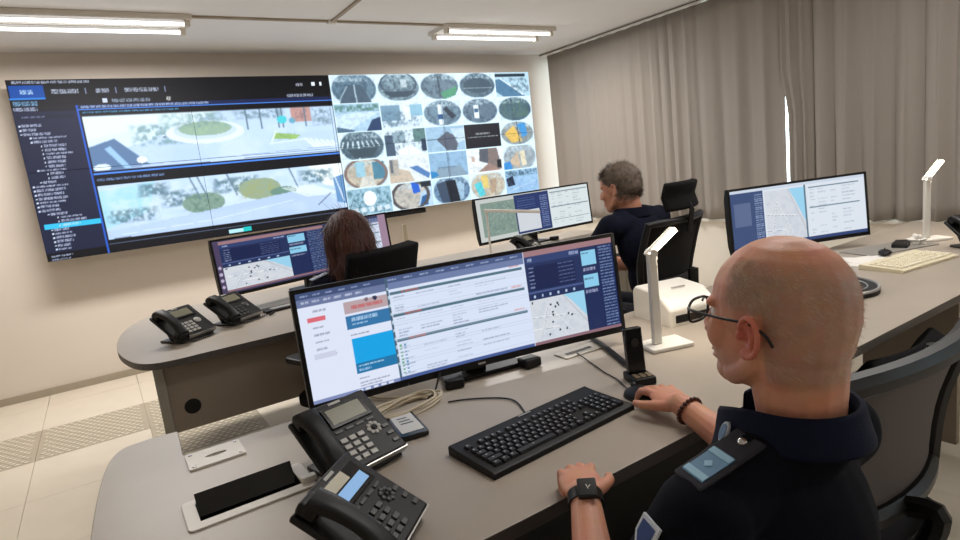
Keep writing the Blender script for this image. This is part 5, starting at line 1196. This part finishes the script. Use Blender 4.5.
strands('hair_strands', hobj, pw, hmw, wall_, 2600, .085, .0009, HAIRW, 5, lift=.10, flow=lambda l: np.stack([l[:, 0] * 2, l[:, 1] * 2 - .1, -np.ones(len(l)) * .8], 1), curl=.2, jitter=.18)
eyes(pw, hmw, IRIS)
for S in (JW['lsh'], JW['rsh']): MB().box(Vector(S) + Vector((0, .005, .058)) - pw.location, (.075, .04, .006), rotm(0, 14 if S is JW['rsh'] else -14, 0)).build('epaulette', mat('pale_epaulette', rgb(150, 160, 178), .6), pw, bevel=.002)
collar(pw, (.905, 2.435, .995), 85, .066, .070, .035, NAVYP, .014)

# --- man with tousled hair
JM = dict(yaw=100, head=(2.185, 2.125, 1.205), head_rot=(108, -8, 0), neck=(2.215, 2.075, 1.085), chest=(2.235, 2.03, .915), pelvis=(2.28, 1.96, .57),
          lsh=(2.045, 2.06, 1.03), rsh=(2.415, 2.09, 1.03), lel=(2.00, 2.27, .76), rel=(2.44, 2.33, .76), lwr=(2.13, 2.50, .78), rwr=(2.32, 2.56, .78), lhand=(.3, .95, -.05), rhand=(-.1, .98, -.05),
          lhip=(2.19, 2.0, .54), rhip=(2.37, 2.0, .54), lkn=(2.10, 2.42, .56), rkn=(2.34, 2.44, .56), lan=(2.08, 2.42, .085), ran=(2.33, 2.44, .085), sleeve=.8)
pm, bmn, hmm = seated('person', 'man with tousled greying hair in navy polo seated before the aerial-map monitor', JM, .005, NAVYP, False)
HAIRM = mat('greying_brown_hair', rgb(98, 84, 72), .6, var=.4, vscale=50)
def mz(l):
    x, y, z = l[:, 0], l[:, 1], l[:, 2]
    return ((np.linalg.norm(l - np.array([0, -.012, .03]), axis=1) < .14) & (z > -.06) & np.where(y > .03, z > .058, True) & np.where((y > -.03) & (y <= .03), z > .03, True)).astype(float)
hb = MB(); hx = XF(hb, hmm); hx.ell((0, -.018, .040), (.081, .100, .086)); hx.ell((0, -.040, .005), (.079, .078, .075)); blob('hair_cap', hb, .005, HAIRM, pm, 2)
strands('hair', bmn, pm, hmm, mz, 5000, .030, .0008, HAIRM, 9, lift=.75, flow=lambda l: np.stack([np.sin(l[:, 1] * 90), np.cos(l[:, 0] * 80), np.zeros(len(l)) + .1], 1), jitter=.5)
eyes(pm, hmm, IRIS)
collar(pm, (2.215, 2.085, 1.075), 100, .070, .074, .036, NAVYP, .016)

# ------------------------------------------------------------------ chairs
office_chair('black office chair carrying the grey-haired man', (.775, .45), R(-2), z_hi=.82, mesh=MESHD, arm=False, seat_z=.445)
office_chair('empty office chair with grey mesh back beside the grey-haired man', (1.39, .80), R(-2), mesh=MESHM, back_w=.62, z_lo=.54, z_hi=.895, rim_r=.026, arm=False, sup=.0, lumbar=False)
office_chair('low-backed black office chair tucked under the desk beyond the grey mesh chair', (2.08, 1.08), R(0), solid=True, z_lo=.47, z_hi=.665, back_w=.46, arm=False, seat_z=.43)
office_chair('black office chair with solid upholstered back carrying the woman', (.92, 2.60), R(18), solid=True, z_lo=.62, z_hi=1.095, back_w=.38)
office_chair('black mesh office chair with headrest carrying the tousled-hair man', (2.19, 2.08), R(10), head=True, z_lo=.60, z_hi=1.05)
